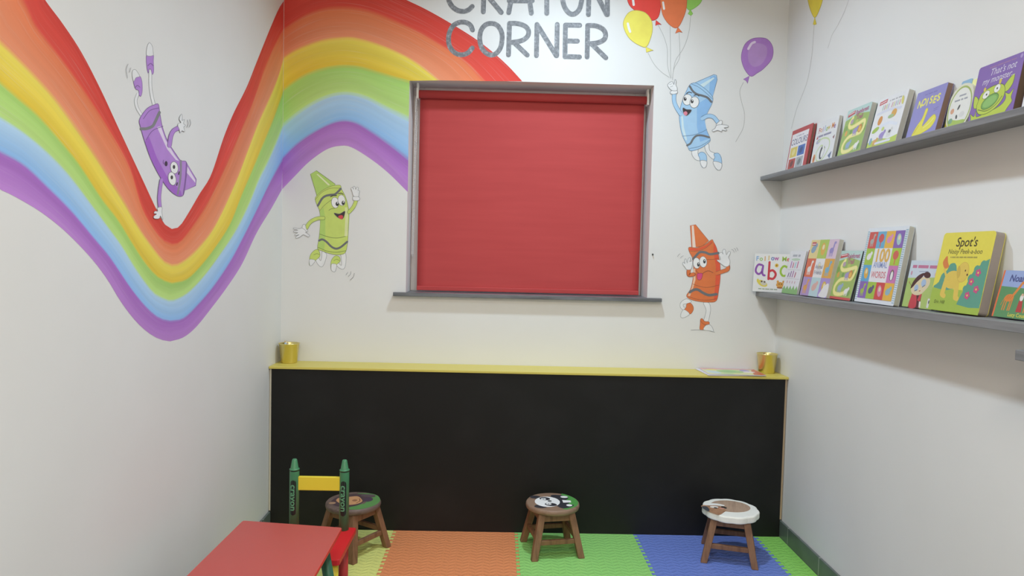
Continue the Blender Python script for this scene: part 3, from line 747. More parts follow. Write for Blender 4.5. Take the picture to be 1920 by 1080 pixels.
A.line([(128,530),(160,528),(190,515),(205,490),(228,440)], 16, '77797c')
A.line([(140,475),(175,430),(225,415)], 3, ol); A.line([(155,590),(190,540),(248,515)], 3, ol)
A.line([(345,705),(345,760),(340,820),(328,885)], 11, '86808c'); A.line([(375,712),(372,780),(358,890)], 3, ol)
A.ell(309, 742, 21, 33, 'e4e4e2', -8, out=DINK, ow=2.5); A.ell(297, 802, 21, 37, 'e4e4e2', -12, out=DINK, ow=2.5)
A.ell(307, 738, 7, 11, '3c3c40'); A.ell(295, 795, 7, 11, '3c3c40'); A.ell(264, 720, 8, 14, '3c2f45')
A.line([(250,700),(248,712),(252,722)], 2.5, ol); A.line([(335,765),(333,778)], 6, '3c3c40'); A.line([(325,825),(322,838)], 6, '3c3c40')
A.line([(282,620),(290,570),(305,540),(330,525)], 25, ol); A.line([(282,622),(290,570),(305,540),(330,525)], 20, p1)
A.line([(238,810),(230,860),(226,910),(230,960)], 20, ol); A.line([(239,808),(230,860),(226,910),(230,960)], 16, p1)
A.poly([(330,500),(345,495),(335,475),(348,448),(352,470),(350,485),(365,478),(358,500),(370,510),(360,520),(366,545),(350,540),(340,552),(335,530),(328,515)], WH, True, n=3, out=INK, ow=2)
A.poly([(215,962),(240,958),(240,985),(245,1030),(232,1005),(225,1020),(200,1020),(195,1008),(212,995),(197,992),(202,980),(218,980)], WH, True, n=3, out=INK, ow=2)
for q in ([(55,175),(45,205),(52,250)], [(70,195),(62,220)], [(380,480),(385,500),(378,520)], [(393,478),(398,500),(390,520)]): A.line(q, 2.2, INK)
o = A.mb.build('crayon_mural', wall_left); o['label'] = 'painted cartoon purple crayon doing a handstand in the dip of the rainbow'

# ------------------------------------------------------------------ books
def rrect(x0, y0, x1, y1, r, n=4):
    pts = []
    for cx, cy, a in ((x1-r, y0+r, -90), (x1-r, y1-r, 0), (x0+r, y1-r, 90), (x0+r, y0+r, 180)):
        for k in range(n+1):
            t = math.radians(a+90*k/n); pts.append((cx+r*math.cos(t), cy+r*math.sin(t)))
    return pts
TB = Matrix(((1, 0, 0, 0), (0, 0, -1, 0), (0, 1, 0, 0), (0, 0, 0, 1)))      # drawing (x, up, depth) -> local (x, -depth, up)
def book(name, label, loc, rotz, lean, w, h, t, cover, page, art, rad=.002, hard=False, group=None, cat='book'):
    """front cover faces local -y, stands on its back bottom edge"""
    root = empty(name, loc, (-lean, 0, rotz)); tagp(root, label, cat, group)
    cm = plain(haze(cover), .38, 1.02) if isinstance(cover, str) else cover
    mb = MB(); tc = .0022 if hard else .0012
    ins = .003 if hard else .0006
    # local y: front cover at -t .. back cover at 0
    def slab(y0, y1, x0, x1, z0, z1, m, r):
        pts = rrect(x0, z0, x1, z1, r)
        mb.prism(pts, -y1, -y0, m, T=TB)
    slab(-t, -t+tc, 0, w, 0, h, cm, rad); slab(-tc, 0, 0, w, 0, h, cm, rad)
    mb.box((0, -t+tc, rad), (.0015, -tc, h-rad), cm)
    A = Art(lambda x, y, hh: (x*h, -t-hh-.00005, y*h), mb, eps=.00008, ydown=False, rough=.38, k=1.02)
    A.w = w/h; art(A)
    mb.build('book_cover', root)
    mb = MB(); pts = rrect(.0016, ins, w-ins, h-ins, max(rad-ins, .0008))
    mb.prism(pts, tc, t-tc, plain(page, .7, 1.1), T=TB)
    mb.build('page_block', root)
    return root
def rbook(name, label, Xb, Yl, Yr, h, a, t, zf, *args, **kw):
    a = math.radians(a); y = (Yl+Yr)/2
    # back bottom edge sits at Xb + t*cos(a)
    return book(name, label, (Xb+t*math.cos(a), Yl, zf(y)+.0006), -PI/2, a, Yl-Yr, h, t, *args, **kw)
def blob(A, x, y, r, c, sx=1.0, rot=0): A.ell(x, y, r*sx, r, c, rot, n=14)
def animal(A, x, y, s, c, d='5a4a42'):
    A.ell(x, y, s*.9, s*.6, c, 10, n=14); A.ell(x+s*.8, y+s*.55, s*.42, s*.4, c, n=12)
    for dx in (-.6, -.2, .3, .6): A.line([(x+dx*s, y-.3*s), (x+dx*s, y-.95*s)], s*.2, c, False)
    A.ell(x+s*.9, y+s*.6, s*.07, s*.08, d, n=8)

def a_colours(A):
    w = A.w; A.poly([(.045, .04), (w-.16, .04), (w-.16, .90), (.045, .90)], 'ece9ee')
    A.text('COLOURS', (w-.12)/2, .70, .20, '5a5f86', fat=.012, xs=.95)
    x0, x1 = .10, w-.22; m = (x0+x1)/2; g = .02
    for (a, b, c, e) in ((x0, m-g, .345, .58), (m+g, x1, .345, .58), (x0, m-g, .08, .31), (m+g, x1, .08, .31)):
        col = {(x0, .345): 'ddc75a', (m+g, .345): '3a66b8', (x0, .08): 'b8403a', (m+g, .08): 'a9b0b4'}[(a, c)]
        A.poly([(a, c), (b, c), (b, e), (a, e)], col)
        A.ell((a+b)/2, (c+e)/2, (b-a)*.25, (e-c)*.3, {'ddc75a': 'e9dd92', '3a66b8': '26437f', 'b8403a': '6e2a2c', 'a9b0b4': '6e777c'}[col], 25)
    words(A, (w-.1)/2, .83, .40, .025, 'b4b0c0', (1, 4, 2))
def a_follow(A):
    w = A.w; C = ['c24a52', 'd98a4a', '8a5aa0', '5a86c4', '7ab04a', 'd0b04a']
    for i, ch in enumerate('Follow Me'): A.text(ch, .17+i*(w-.3)/8, .80+.015*(i % 2), .17, C[i % 6], fat=.02)
    words(A, w*.46, .67, .62, .045, '8d8aa4', (6, 9)); A.ell(.22, .56, .11, .05, 'a9a6c8', 15)
    A.line([(.2, .55), (.45, .60), (.75, .52), (.80, .32), (.55, .10), (.30, .12), (.22, .30), (.40, .44), (.62, .36)], .035, 'c9d8a0')
    A.ell(.5, .28, .11, .16, '2f3238', -15); A.ell(.53, .27, .07, .12, 'e8e8e6', -15); A.ell(.53, .40, .045, .04, 'e8e8e6')
    A.ell(.14, .18, .06, .10, 'd9884a'); A.ell(.14, .18, .03, .05, 'b05a3a'); A.poly([(w-.22, .16), (w-.06, .24), (w-.10, .08)], '5a6a90'); A.poly([(.08, .62), (.13, .70), (.18, .62)], 'c0525a')
    A.poly([(w-.14, .55), (w-.05, .60), (w-.07, .50)], '8a5a60'); A.poly([(0.0, 0.0), (w, 0), (w, .03), (0, .03)], 'd8c8e0')
def a_trail(A):
    w = A.w
    A.poly([(0, 0), (w, 0), (w, .80), (w*.5, .86), (0, .78)], '96b45a'); A.poly([(0, 0), (w, 0), (w, .05), (0, .05)], 'c94646')
    for x, y, r, c in ((.1, .6, .07, '7da04a'), (w-.1, .5, .09, '7da04a'), (.15, .25, .06, 'b3c45a'), (w-.15, .15, .07, '6f9a4c'), (.5, .68, .06, 'b3c45a'), (.35, .5, .05, '6f9a4c')): blob(A, x, y, r, c)
    path = [(.30, .80), (.20, .68), (.30, .60), (.55, .62), (.80, .66), (w-.10, .55), (w-.16, .44), (.60, .42), (.30, .40), (.14, .26), (.20, .12), (.45, .11), (.62, .16)]
    A.line(path, .085, 'e6dc7a'); A.line(path, .055, 'efe795')
    animal(A, .52, .50, .10, '9a8cc0'); animal(A, .36, .24, .10, '8fa8c8')
    A.ell(w-.24, .52, .075, .085, 'c9853a'); A.ell(w-.24, .51, .05, .055, 'e2b24a')
    A.ell(.16, .50, .05, .06, 'd9a24a'); animal(A, w-.24, .18, .09, 'e6e6e2'); A.ell(.30, .72, .06, .05, 'b49aa8')
    A.poly([(.06, .84), (.34, .88), (.34, .95), (.06, .91)], 'c0424a'); A.line([(.09, .895), (.31, .92)], .018, 'eadada', False)
    A.text('Rainforest', w*.66, .89, .13, 'b04a78', rot=2, fat=.02, xs=.9); A.text('Trail', w*.60, .775, .14, 'b04a78', fat=.02)
def a_farm(A):
    w = A.w
    A.poly([(0, .03), (w, .03), (w, .17), (w*.7, .13), (w*.35, .20), (0, .15)], 'b7cc55'); A.poly([(0, 0), (w, 0), (w, .03), (0, .03)], 'b9aed0')
    A.poly([(.08, .87), (.34, .89), (.34, .96), (.08, .94)], 'c0424a'); A.line([(.11, .905), (.31, .925)], .02, 'ecdcdc', False)
    words(A, w*.62, .90, .40, .025, 'a4a4aa', (1, 3, 2, 3))
    for i in range(10):
        if i != 4: A.line([(.24+i*.063, .765), (.25+i*.063, .835)], .034, ['a9c8bc', 'd09a9e', 'c9cd90', 'b4aace'][i % 4], False)
    A.line([(.1, .70), (.5, .72), (.9, .68)], .05, 'd4d6e6'); A.line([(.3, .42), (.6, .45), (.9, .38)], .06, 'dde2ee')
    A.ell(.26, .55, .075, .09, 'd28a3c', -15); A.ell(.70, .62, .09, .08, 'd9a24a'); A.ell(.62, .57, .10, .04, 'a0b880'); A.ell(.18, .38, .12, .05, '9fbe4a', 15)
    animal(A, .46, .24, .10, '9a86c4'); animal(A, .70, .26, .09, 'd8d8d4'); A.ell(.72, .27, .04, .03, '5a5a5c'); animal(A, .26, .14, .08, 'd9a060'); A.ell(.10, .17, .05, .07, '88a8c0')
    A.line([(.3, .10), (.8, .10)], .045, 'dcdcea')
    A.ell(w-.12, .82, .04, .09, 'd8cf6a', 20); A.ell(.45, .36, .05, .04, 'c4d27a')
def a_noises(A):
    w = A.w
    for i, ch in enumerate('NOISES'): A.text(ch, .20+i*(w-.38)/5, .72+.02*(i % 2), .21, 'e8e264', rot=(-4, 5, -3, 4, -5, 3)[i], fat=.035)
    words(A, w/2, .90, .40, .022, '7670b4')
    A.poly([(.20, .06), (.36, .05), (.62, .09), (.82, .16), (.90, .30), (.82, .40), (.70, .36), (.50, .22), (.52, .42), (.54, .56), (.46, .58), (.42, .40), (.30, .26)], 'e6dc44', True, out='c4b53c', ow=.01)
    A.line([(.55, .18), (.72, .25), (.82, .33)], .02, 'f0ea90'); A.line([(.26, .12), (.36, .26)], .02, 'c4a93c')
    A.line([(w-.24, .52), (w-.10, .54)], .008, '5c55a0', False); A.line([(w-.24, .48), (w-.12, .50)], .008, '5c55a0', False)
def a_monster(A):
    w = A.w
    words(A, w*.55, .93, .62, .018, '9a6f9c', (7, 6, 6, 5))
    G, O = 'b9cc42', '4d5f28'
    A.poly([(.02, .0), (.06, .10), (.0+.02, .20), (.13, .14), (.15, .24), (.20, .12), (.42, .15), (.62, .17), (.78, .22), (.84, .30), (.80, .40), (.90, .36), (.98, .42), (.96, .30), (1.0, .22), (.92, .12), (.84, .02), (.7, 0)], G, True, n=4, out=O, ow=.008)
    A.poly([(.14, .44), (.04, .50), (.05, .36), (.10, .28), (.20, .30)], G, True, out=O, ow=.008)
    A.poly([(.76, .55), (.92, .68), (.93, .52), (.84, .42), (.74, .44)], G, True, out=O, ow=.008)
    A.poly([(.16, .40), (.22, .52), (.42, .58), (.64, .58), (.76, .50), (.78, .34), (.66, .20), (.44, .13), (.24, .16), (.15, .28)], G, True, out=O, ow=.01)
    A.line([(.20, .24), (.42, .18), (.62, .24), (.74, .36)], .012, O)
    A.ell(.33, .47, .085, .065, 'eaeae6', 20, out=O, ow=.006); A.ell(.58, .52, .075, .07, 'eaeae6', 10, out=O, ow=.006); A.ell(.34, .47, .018, .018, '2a2a2a'); A.ell(.58, .52, .018, .018, '2a2a2a')
    A.ell(.46, .33, .20, .11, '6fa64c', 14, out='4e7a3a', ow=.015); A.ell(.46, .33, .16, .08, '86ba62', 14)
    A.ell(.27, .57, .03, .035, 'd8c04a'); A.ell(.62, .63, .03, .05, 'd8c04a'); A.ell(w-.06, .94, .03, .035, 'a890cc')
    A.text("That's not", w*.58, .835, .165, 'ddd6ea', shear=.25, xs=.9); A.text('my monster...', w*.52, .705, .155, 'ddd6ea', shear=.25, xs=.9)
def a_abc(A):
    w = A.w; C = ['7aa6d8', '8cba52', 'd8963c', 'dcae3c', '3f66b0', 'b04a9a', None, '9cc04a', 'd85a4a']
    for i, ch in enumerate('Follow Me'):
        if C[i]: A.text(ch, .08+i*.105, .865+(.02 if 2 < i < 6 else 0), .17, C[i], fat=.02)
    A.line([(.22, .70), (.12, .71), (.06, .62), (.06, .52), (.14, .46), (.22, .52), (.24, .62), (.24, .50), (.27, .44), (.31, .43)], .055, '8a4aa8')
    A.line([(.25, .68), (.24, .55)], .055, '8a4aa8', False)
    A.line([(.42, .78), (.42, .34)], .06, 'c9303a', False); A.line([(.43, .54), (.52, .57), (.60, .50), (.60, .42), (.54, .35), (.44, .36)], .06, 'c9303a')
    A.line([(.90, .66), (.82, .69), (.75, .62), (.74, .52), (.80, .44), (.90, .45)], .055, '9ac23a')
    A.ell(.62, .70, .05, .05, 'e0b63a'); A.ell(.62, .70, .02, .02, '8a5a2a')
    A.ell(.26, .22, .15, .075, 'dccb4a', -22); A.ell(.29, .23, .09, .06, 'c9c4b4', -20); A.ell(.24, .27, .025, .025, '5a4a3a'); A.ell(.32, .26, .025, .025, '5a4a3a'); A.ell(.13, .29, .03, .05, 'dccb4a')
    A.ell(.74, .20, .10, .075, 'd8963c'); A.ell(.68, .28, .03, .035, 'd8963c'); A.ell(.83, .28, .03, .035, 'd8963c'); A.ell(.72, .22, .014, .014, '4a3222'); A.ell(.78, .22, .014, .014, '4a3222'); A.ell(.74, .125, .08, .02, '9a5a2c')
    words(A, .42, .075, .52, .028, '98a890', (4, 3, 5, 4, 4))
def a_count(A):
    w = A.w
    words(A, w*.45, .89, .42, .05, 'a6aab6', (4, 2)); A.ell(w*.45, .80, .24, .03, 'b8d0b8')
    for y in (.57, .36): A.line([(.05, y-.01), (w-.05, y-.01)], .006, 'a8a8b0', False)
    for k, (x, c, hh) in enumerate(((.18, 'b06ac0', .12), (.30, 'c85a86', .09), (.42, '8fc4d0', .10), (.54, 'c85a86', .12))): A.line([(x, .62), (x+.01, .62+hh)], .05, c, False)
    for k, (x, c, hh) in enumerate(((.15, '6a4a8a', .07), (.27, '7a4a9a', .11), (.39, 'a04aa0', .12), (.52, 'b04a6a', .09))): A.line([(x, .40), (x+.02, .40+hh)], .045, c, False)
    for x in (.18, .32, .46, .60): A.ell(x, .27, .018, .035, 'c88a9a')
    A.poly([(0, 0), (w, 0), (w, .10), (w*.9, .19), (w*.8, .10), (w*.7, .20), (w*.6, .10), (w*.5, .19), (w*.4, .10), (w*.3, .18), (w*.2, .10), (w*.1, .18), (0, .10)], '7fb56a')
def a_tiles(A):
    w = A.w
    for i in range(8):
        y = .05+i*.115; A.poly([(.03, y), (.13, y), (.13, y+.085), (.03, y+.085)], 'dccfd2'); A.ell(.08, y+.042, .022, .028, ['9a4a5a', '5a6a8a', '7a8a5a'][i % 3])
    A.poly([(.17, .06), (w-.05, .06), (w-.05, .94), (.17, .94)], 'c7787a')
def grid(A, cols, rows, cells, x0, y0, x1, y1, skip=()):
    cw, ch = (x1-x0)/cols, (y1-y0)/rows
    for j in range(rows):
        for i in range(cols):
            if (i, j) in skip: continue
            bg, fg, kd = cells[(j*cols+i) % len(cells)]; a, b = x0+i*cw, y1-(j+1)*ch
            A.poly([(a, b), (a+cw, b), (a+cw, b+ch), (a, b+ch)], bg); cx, cy = a+cw/2, b+ch/2
            if kd == 0: animal(A, cx-.02, cy, cw*.32, fg)
            elif kd == 1: A.ell(cx, cy, cw*.24, ch*.34, fg, 15); A.ell(cx, cy+ch*.1, cw*.12, ch*.14, 'e8dcae')
            elif kd == 2:
                A.ell(cx-cw*.06, b+ch*.42, cw*.22, ch*.15, fg); A.line([(cx+cw*.06, b+ch*.45), (cx+cw*.12, b+ch*.8)], cw*.13, fg, False); A.ell(cx+cw*.17, b+ch*.82, cw*.12, ch*.07, fg)
                for dx in (-.2, -.06, .08): A.line([(cx+dx*cw, b+ch*.38), (cx+dx*cw, b+ch*.14)], cw*.07, fg, False)
            elif kd == 3: A.ell(cx, cy-ch*.05, cw*.22, ch*.32, '3f4a66'); A.ell(cx, cy-ch*.08, cw*.14, ch*.26, 'e8e8e4'); A.ell(cx, cy+ch*.18, cw*.05, ch*.04, 'd8a84a')
            elif kd == 4: A.ell(cx-cw*.05, cy, cw*.28, ch*.2, fg, 20); A.ell(cx+cw*.18, cy+ch*.2, cw*.13, ch*.12, fg)
            elif kd == 5: A.ell(cx, cy+ch*.1, cw*.3, ch*.26, fg); A.line([(cx, b+ch*.1), (cx, cy)], cw*.1, fg, False)
def a_friends(A):
    w = A.w
    cells = [('e2ce8a', '7f9cb8', 4), ('a8c34e', 'dba63e', 1), ('d6bccf', '8d7fc0', 2), ('d8603c', 'e8e6e2', 2), ('e6e6e8', 'cfd0d4', 1), ('dca03e', '6fa8c4', 2), ('a78cc4', 'd99a4a', 2), ('b4d2d8', 'd8a8a0', 4), ('a08ad0', 'd8b03e', 1)]
    grid(A, 3, 3, cells, 0, .0, w, 1.0)
    A.text('Animal', w/2, .52, .10, '7a7c90', fat=.012); A.text('Friends', w/2, .42, .10, '7a7c90', fat=.012)
    A.poly([(.05, .90), (.21, .90), (.21, .96), (.05, .96)], 'c0424a'); A.poly([(.06, .915), (.20, .915), (.20, .93), (.06, .93)], 'ecdcdc')
    A.poly([(w-.02, .02), (w-.02, .24), (w-.16, .20), (w-.26, .10), (w-.30, .02)], 'e4e4e6', True)
def a_100(A):
    w = A.w
    # striped border
    A.poly([(0, 0), (w, 0), (w, 1), (0, 1)], 'dfe6ee')
    n = 34
    for i in range(n):
        y = .03+i*.94/n
        for x in (.004, w-.055): A.poly([(x, y), (x+.05, y), (x+.05, y+.013), (x, y+.013)], '8fb6ca')
    cells = [('cc4a42', 'a9a9a4', 2), ('5fa8cc', 'cc4a4a', 5), ('e6b23e', 'd88ab8', 4), ('7d5cae', '9fc8c4', 1),
             ('9cc23e', 'e6e6e4', 4), None, None, ('a4c83a', 'cc5a4a', 5),
             ('4fa0d0', 'e0a83a', 1), None, None, ('c872b0', '', 3),
             ('7d5cae', '9cb84a', 2), ('9cc23e', '4a4e70', 4), ('cc4040', 'd884a8', 1), ('e6b23e', '88b4c4', 4)]
    x0, x1, y0, y1 = .065, w-.065, .055, .945; cw, ch = (x1-x0)/4, (y1-y0)/4
    cc = [c or ('e6e6ec', 'e6e6ec', 9) for c in cells]
    grid(A, 4, 4, cc, x0, y0, x1, y1)
    A.text('100', w/2, .62, .235, 'dfae4e', fat=.03); A.text('ANIMAL', w/2, .50, .115, '7f96d0', fat=.01, xs=.8); A.text('WORDS', w/2, .37, .12, 'd0606a', fat=.01, xs=.78)
def a_girl(A):
    w = A.w
    A.poly([(0, 0), (w, 0), (w, .66), (w*.5, .64), (0, .62)], 'a9c46a'); A.poly([(0, .62), (w*.5, .64), (w, .66), (w, 1), (0, 1)], 'c9d6e4')
    words(A, w/2, .87, w*.82, .065, 'bd6f93', (3, 7, 5)); A.line([(w*.35, .765), (w*.65, .775)], .012, '7a88a8', False)
    A.ell(.10, .73, .03, .05, 'c890a8'); A.ell(w-.10, .72, .03, .05, 'd8a8b8')
    A.poly([(.22, 0), (.30, .30), (.50, .34), (.62, .30), (.62, 0)], '4a2228'); A.poly([(.24, .0), (.26, .22), (.30, .32), (.42, .30), (.50, .02)], 'c23a44', True); A.poly([(.50, .16), (.56, .32), (.62, .30), (.60, .14)], 'c23a44')
    A.poly([(.20, .40), (.26, .52), (.42, .62), (.62, .66), (.78, .62), (.80, .50), (.70, .38), (.55, .28), (.36, .27), (.24, .32)], 'dccfa8', True)
    A.poly([(.18, .40), (.22, .54), (.36, .68), (.54, .74), (.52, .66), (.36, .54), (.26, .44)], '3a2022', True)
    A.ell(.66, .70, .12, .065, '3a2022', -8)
    A.ell(.38, .42, .075, .07, '9fbcdc', -25); A.ell(.60, .53, .085, .08, '9fbcdc', -20); A.line([(.34, .35), (.42, .38)], .014, '2f2f38', False); A.line([(.58, .44), (.66, .49)], .014, '2f2f38', False); A.ell(.52, .36, .03, .012, 'c8605a', 15)
    A.line([(.10, .52), (.18, .46)], .01, '6a4a30', False); A.ell(.09, .53, .02, .02, 'b8884a'); A.poly([(w-.18, .03), (w-.08, .03), (w-.08, .22), (w-.18, .22)], 'e2e2de'); A.ell(w-.13, .15, .02, .04, '5a6068')
    A.poly([(.60, .02), (.66, .02), (.64, .14), (.58, .14)], 'e8e0da')
def a_peek(A):
    w = A.w
    A.poly([(0, 0), (w, 0), (w, .27), (0, .29)], '9dbc46')
    A.poly([(.02, .29), (.10, .36), (.13, .46), (.22, .52), (.26, .60), (.38, .58), (.42, .29)], '4f9a84', True, n=3)
    A.poly([(w*.56, .10), (w*.60, .20), (w*.66, .32), (w*.70, .44), (w*.76, .53), (w*.84, .59), (w*.92, .64), (w*.995, .67), (w*.995, .085), (w*.8, .075)], '4f9a84')
    for x, y, r in ((.80, .54, .05), (.72, .43, .05), (.90, .60, .05), (.66, .30, .04)): A.ell(w*x, y, r, r, '4f9a84')
    T = 'dfc252'; N = 'cbae48'
    # plain generic yellow puppy shape in place of the known character
    A.ell(.36, .40, .16, .115, T, 0); A.line([(.24, .36), (.22, .22)], .085, T, False); A.line([(.47, .32), (.49, .19)], .085, T, False)
    A.line([(.23, .20), (.27, .19)], .06, T, False); A.line([(.49, .18), (.53, .17)], .06, T, False); A.line([(.22, .45), (.16, .53)], .035, T, False)
    A.ell(.53, .50, .105, .125, T, 0, out=N, ow=.006)
    A.ell(.45, .50, .035, .08, N, 12); A.ell(.57, .52, .011, .013, '3a2a20'); A.ell(.62, .47, .016, .014, '5a4028')
    A.poly([(.10, .62), (.16, .70), (.20, .62), (.24, .56), (.16, .54)], 'd8793a', True)
    for x, y in ((w*.84, .50), (w*.75, .39), (w*.87, .30), (w*.73, .22)):
        for k in range(5): A.ell(x+.03*math.cos(k*1.257), y+.03*math.sin(k*1.257), .02, .02, 'c84a80', n=8)
        A.ell(x, y, .014, .014, 'e6d25a', n=8)
    A.text("Spot's", w*.50, .87, .165, '33331f', shear=.12, fat=.006); A.text('Noisy Peek-a-boo', w*.50, .755, .088, '6a6a3a', shear=.15); words(A, w*.50, .685, .50, .016, 'a49c48', (1, 4, 3, 4, 3, 6, 4))
    A.text('Eric Hill', .20, .11, .065, '5a6a34', shear=.1)
def a_ark(A):
    w = A.w
    A.poly([(0, 0), (.045, 0), (.045, 1), (0, 1)], 'e0693c'); A.poly([(.045, .0), (w, .0), (w, .62), (.045, .66)], '4f8c5a'); A.poly([(.045, .66), (w, .62), (w, 1), (.045, 1)], '8fa6d8')
    A.text("Noah's", w*.42, .83, .20, '3a4a84', shear=.15, fat=.03)
    G = 'd9803a'
    A.ell(.36, .42, .13, .08, G, 8); A.line([(.44, .46), (.56, .64), (.62, .74)], .06, G); A.ell(.66, .75, .06, .03, G, -10)
    for x in (.26, .32, .42, .47): A.line([(x, .40), (x-.02, .16)], .028, G, False)
    A.line([(.24, .42), (.17, .26)], .015, G, False)
    for k in range(9): A.ell(.28+.02*k, .40+.03*((k*7) % 3), .010, .012, 'b8602c', n=6)
    A.poly([(.64, .14), (.66, .38), (.76, .38), (.80, .14)], 'b03a3a'); A.ell(.71, .44, .05, .07, 'e0e0dc'); A.ell(.71, .50, .03, .03, 'd8b090')
    A.ell(.92, .36, .10, .07, G); A.line([(.86, .34), (.85, .14)], .028, G, False)
    A.text('Lucy Cousins', w*.62, .07, .11, 'd9d04a', fat=.02)
def a_round(A):
    c = .5; w = A.w/2
    A.ell(w, .48, w*.96, .47, '9fb35a', n=36); A.ell(w, .48, w*.88, .43, 'e8e8e2', n=36)
    words(A, w+.03, .75, .22, .035, '9a9ca6', (4,)); words(A, w, .66, .42, .035, '9a9ca6', (5, 2, 3))
    A.ell(w-.22, .45, .06, .06, 'd9a080'); A.ell(w+.12, .33, .09, .06, 'dadad6'); A.ell(w-.02, .50, .03, .06, '4a4a4c', -30); A.ell(w-.04, .30, .03, .05, '4a4a4c', 20)
    A.poly([(w-.28, .14), (w-.05, .10), (w+.2, .12), (w+.24, .2), (w, .22), (w-.22, .26)], 'a9c45a', True); A.ell(w-.22, .24, .07, .06, '7fa888')
def a_none(A): pass

# upper shelf, from the back corner towards the camera
UB = 'books on the upper grey shelf'; LBK = 'books on the middle grey shelf'
def ub(label, v, t, *a, **k): return rbook('picture_book', label, v[0], v[1], v[2], v[3], v[4], t, zU, *a, group=UB, **k)
def lb(label, v, t, *a, **k): return rbook('picture_book', label, v[0], v[1], v[2], v[3], v[4], t, zL_, *a, group=LBK, **k)
#BOOKS-U
ub('red hardback book titled COLOURS with four coloured squares on its cover', (2.543, -.156, -.389, .212, 8.4), .016, 'b8343a', '8a6a60', a_colours, hard=True)
ub('white picture book with a penguin on its cover, right of the red hardback', (2.546, -.432, -.642, .202, 8.4), .014, 'e4e4e6', 'b8b6ae', a_follow)
ub('green picture book with a winding yellow path on its cover, on the upper shelf', (2.528, -.729, -.921, .204, 11.9), .02, 'b4d2cc', 'b2b1a8', a_trail, rad=.006)
ub('white picture book with farm animals and a red badge on the upper shelf', (2.526, -.970, -1.172, .199, 12.8), .02, 'e6e6e8', 'b2b1a8', a_farm, rad=.005)
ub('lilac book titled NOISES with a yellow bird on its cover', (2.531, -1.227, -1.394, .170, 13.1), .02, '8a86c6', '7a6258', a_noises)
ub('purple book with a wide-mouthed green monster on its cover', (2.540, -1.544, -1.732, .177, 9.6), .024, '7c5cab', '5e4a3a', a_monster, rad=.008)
ub('white book cut off by the right edge of the photo on the upper shelf', (2.540, -1.765, -1.95, .165, 9.6), .015, 'e6e6e6', 'c0beb6', a_none)
#BOOKS-R
rr_ = book('picture_book', 'round-cornered white book with a green rim beside the purple monster book', (2.550+.015, -1.405, zU(-1.45)+.001), -PI/2, math.radians(9.2), .118, .150, .012, 'e0dfc8', 'cfcfc4', a_round, rad=.055, group=UB)
def tab(nm, x0, z0, x1, z1, y, c, r=.006):
    mb = MB(); mb.prism(rrect(x0, z0, x1, z1, r), -y-.002, -y, plain(c, .45, 1.15), T=TB); mb.build(nm, rr_)
tab('yellow_tab', -.012, .020, .05, .100, -.004, 'e2da5a'); tab('blue_tab', .030, .09, .08, .164, -.003, '86a8c4'); tab('cream_tab', .070, .09, .122, .158, -.001, 'e0dc9a')
# middle shelf
#BOOKS-L
book('picture_book', 'square white book with large letters abc standing across the back corner of the middle shelf', (2.4555, -.026, zL_(-.1)+.001), math.radians(-47), math.radians(3.5), .203, .196, .010, 'e6e6e4', 'c8c8c0', a_abc, group=LBK)
lb('white counting book with small coloured shapes and green grass at its foot', (2.539, -.187, -.366, .212, 10.6), .010, 'e4e4ea', 'c0c0bc', a_count)
lb('red book edge with a column of small tiles, mostly hidden behind its neighbour', (2.545, -.392, -.573, .214, 9.0), .008, 'a83a44', 'b0a8a0', a_tiles)
lb('picture book with nine coloured squares of animals on its cover', (2.519, -.448, -.714, .257, 10.5), .020, 'dcd8dc', 'b6b4aa', a_friends)
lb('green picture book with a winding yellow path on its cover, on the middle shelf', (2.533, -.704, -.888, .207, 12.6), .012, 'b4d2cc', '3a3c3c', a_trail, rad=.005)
lb('tall book with a blue striped border and the number 100 on its cover', (2.525, -.940, -1.217, .289, 9.0), .020, 'cfdbe6', 'aaa9a0', a_100, rad=.006)
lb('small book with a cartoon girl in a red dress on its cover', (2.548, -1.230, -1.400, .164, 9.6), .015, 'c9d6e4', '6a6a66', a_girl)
lb('thick yellow book with a puppy beside a flowering bush on its cover', (2.518, -1.431, -1.671, .250, 9.7), .030, 'e3d84c', '8f8680', a_peek, rad=.012)
lb('blue and green book with an orange giraffe at the right end of the middle shelf', (2.540, -1.697, -1.86, .135, 13.1), .02, '8fa6d8', '8a8478', a_ark)

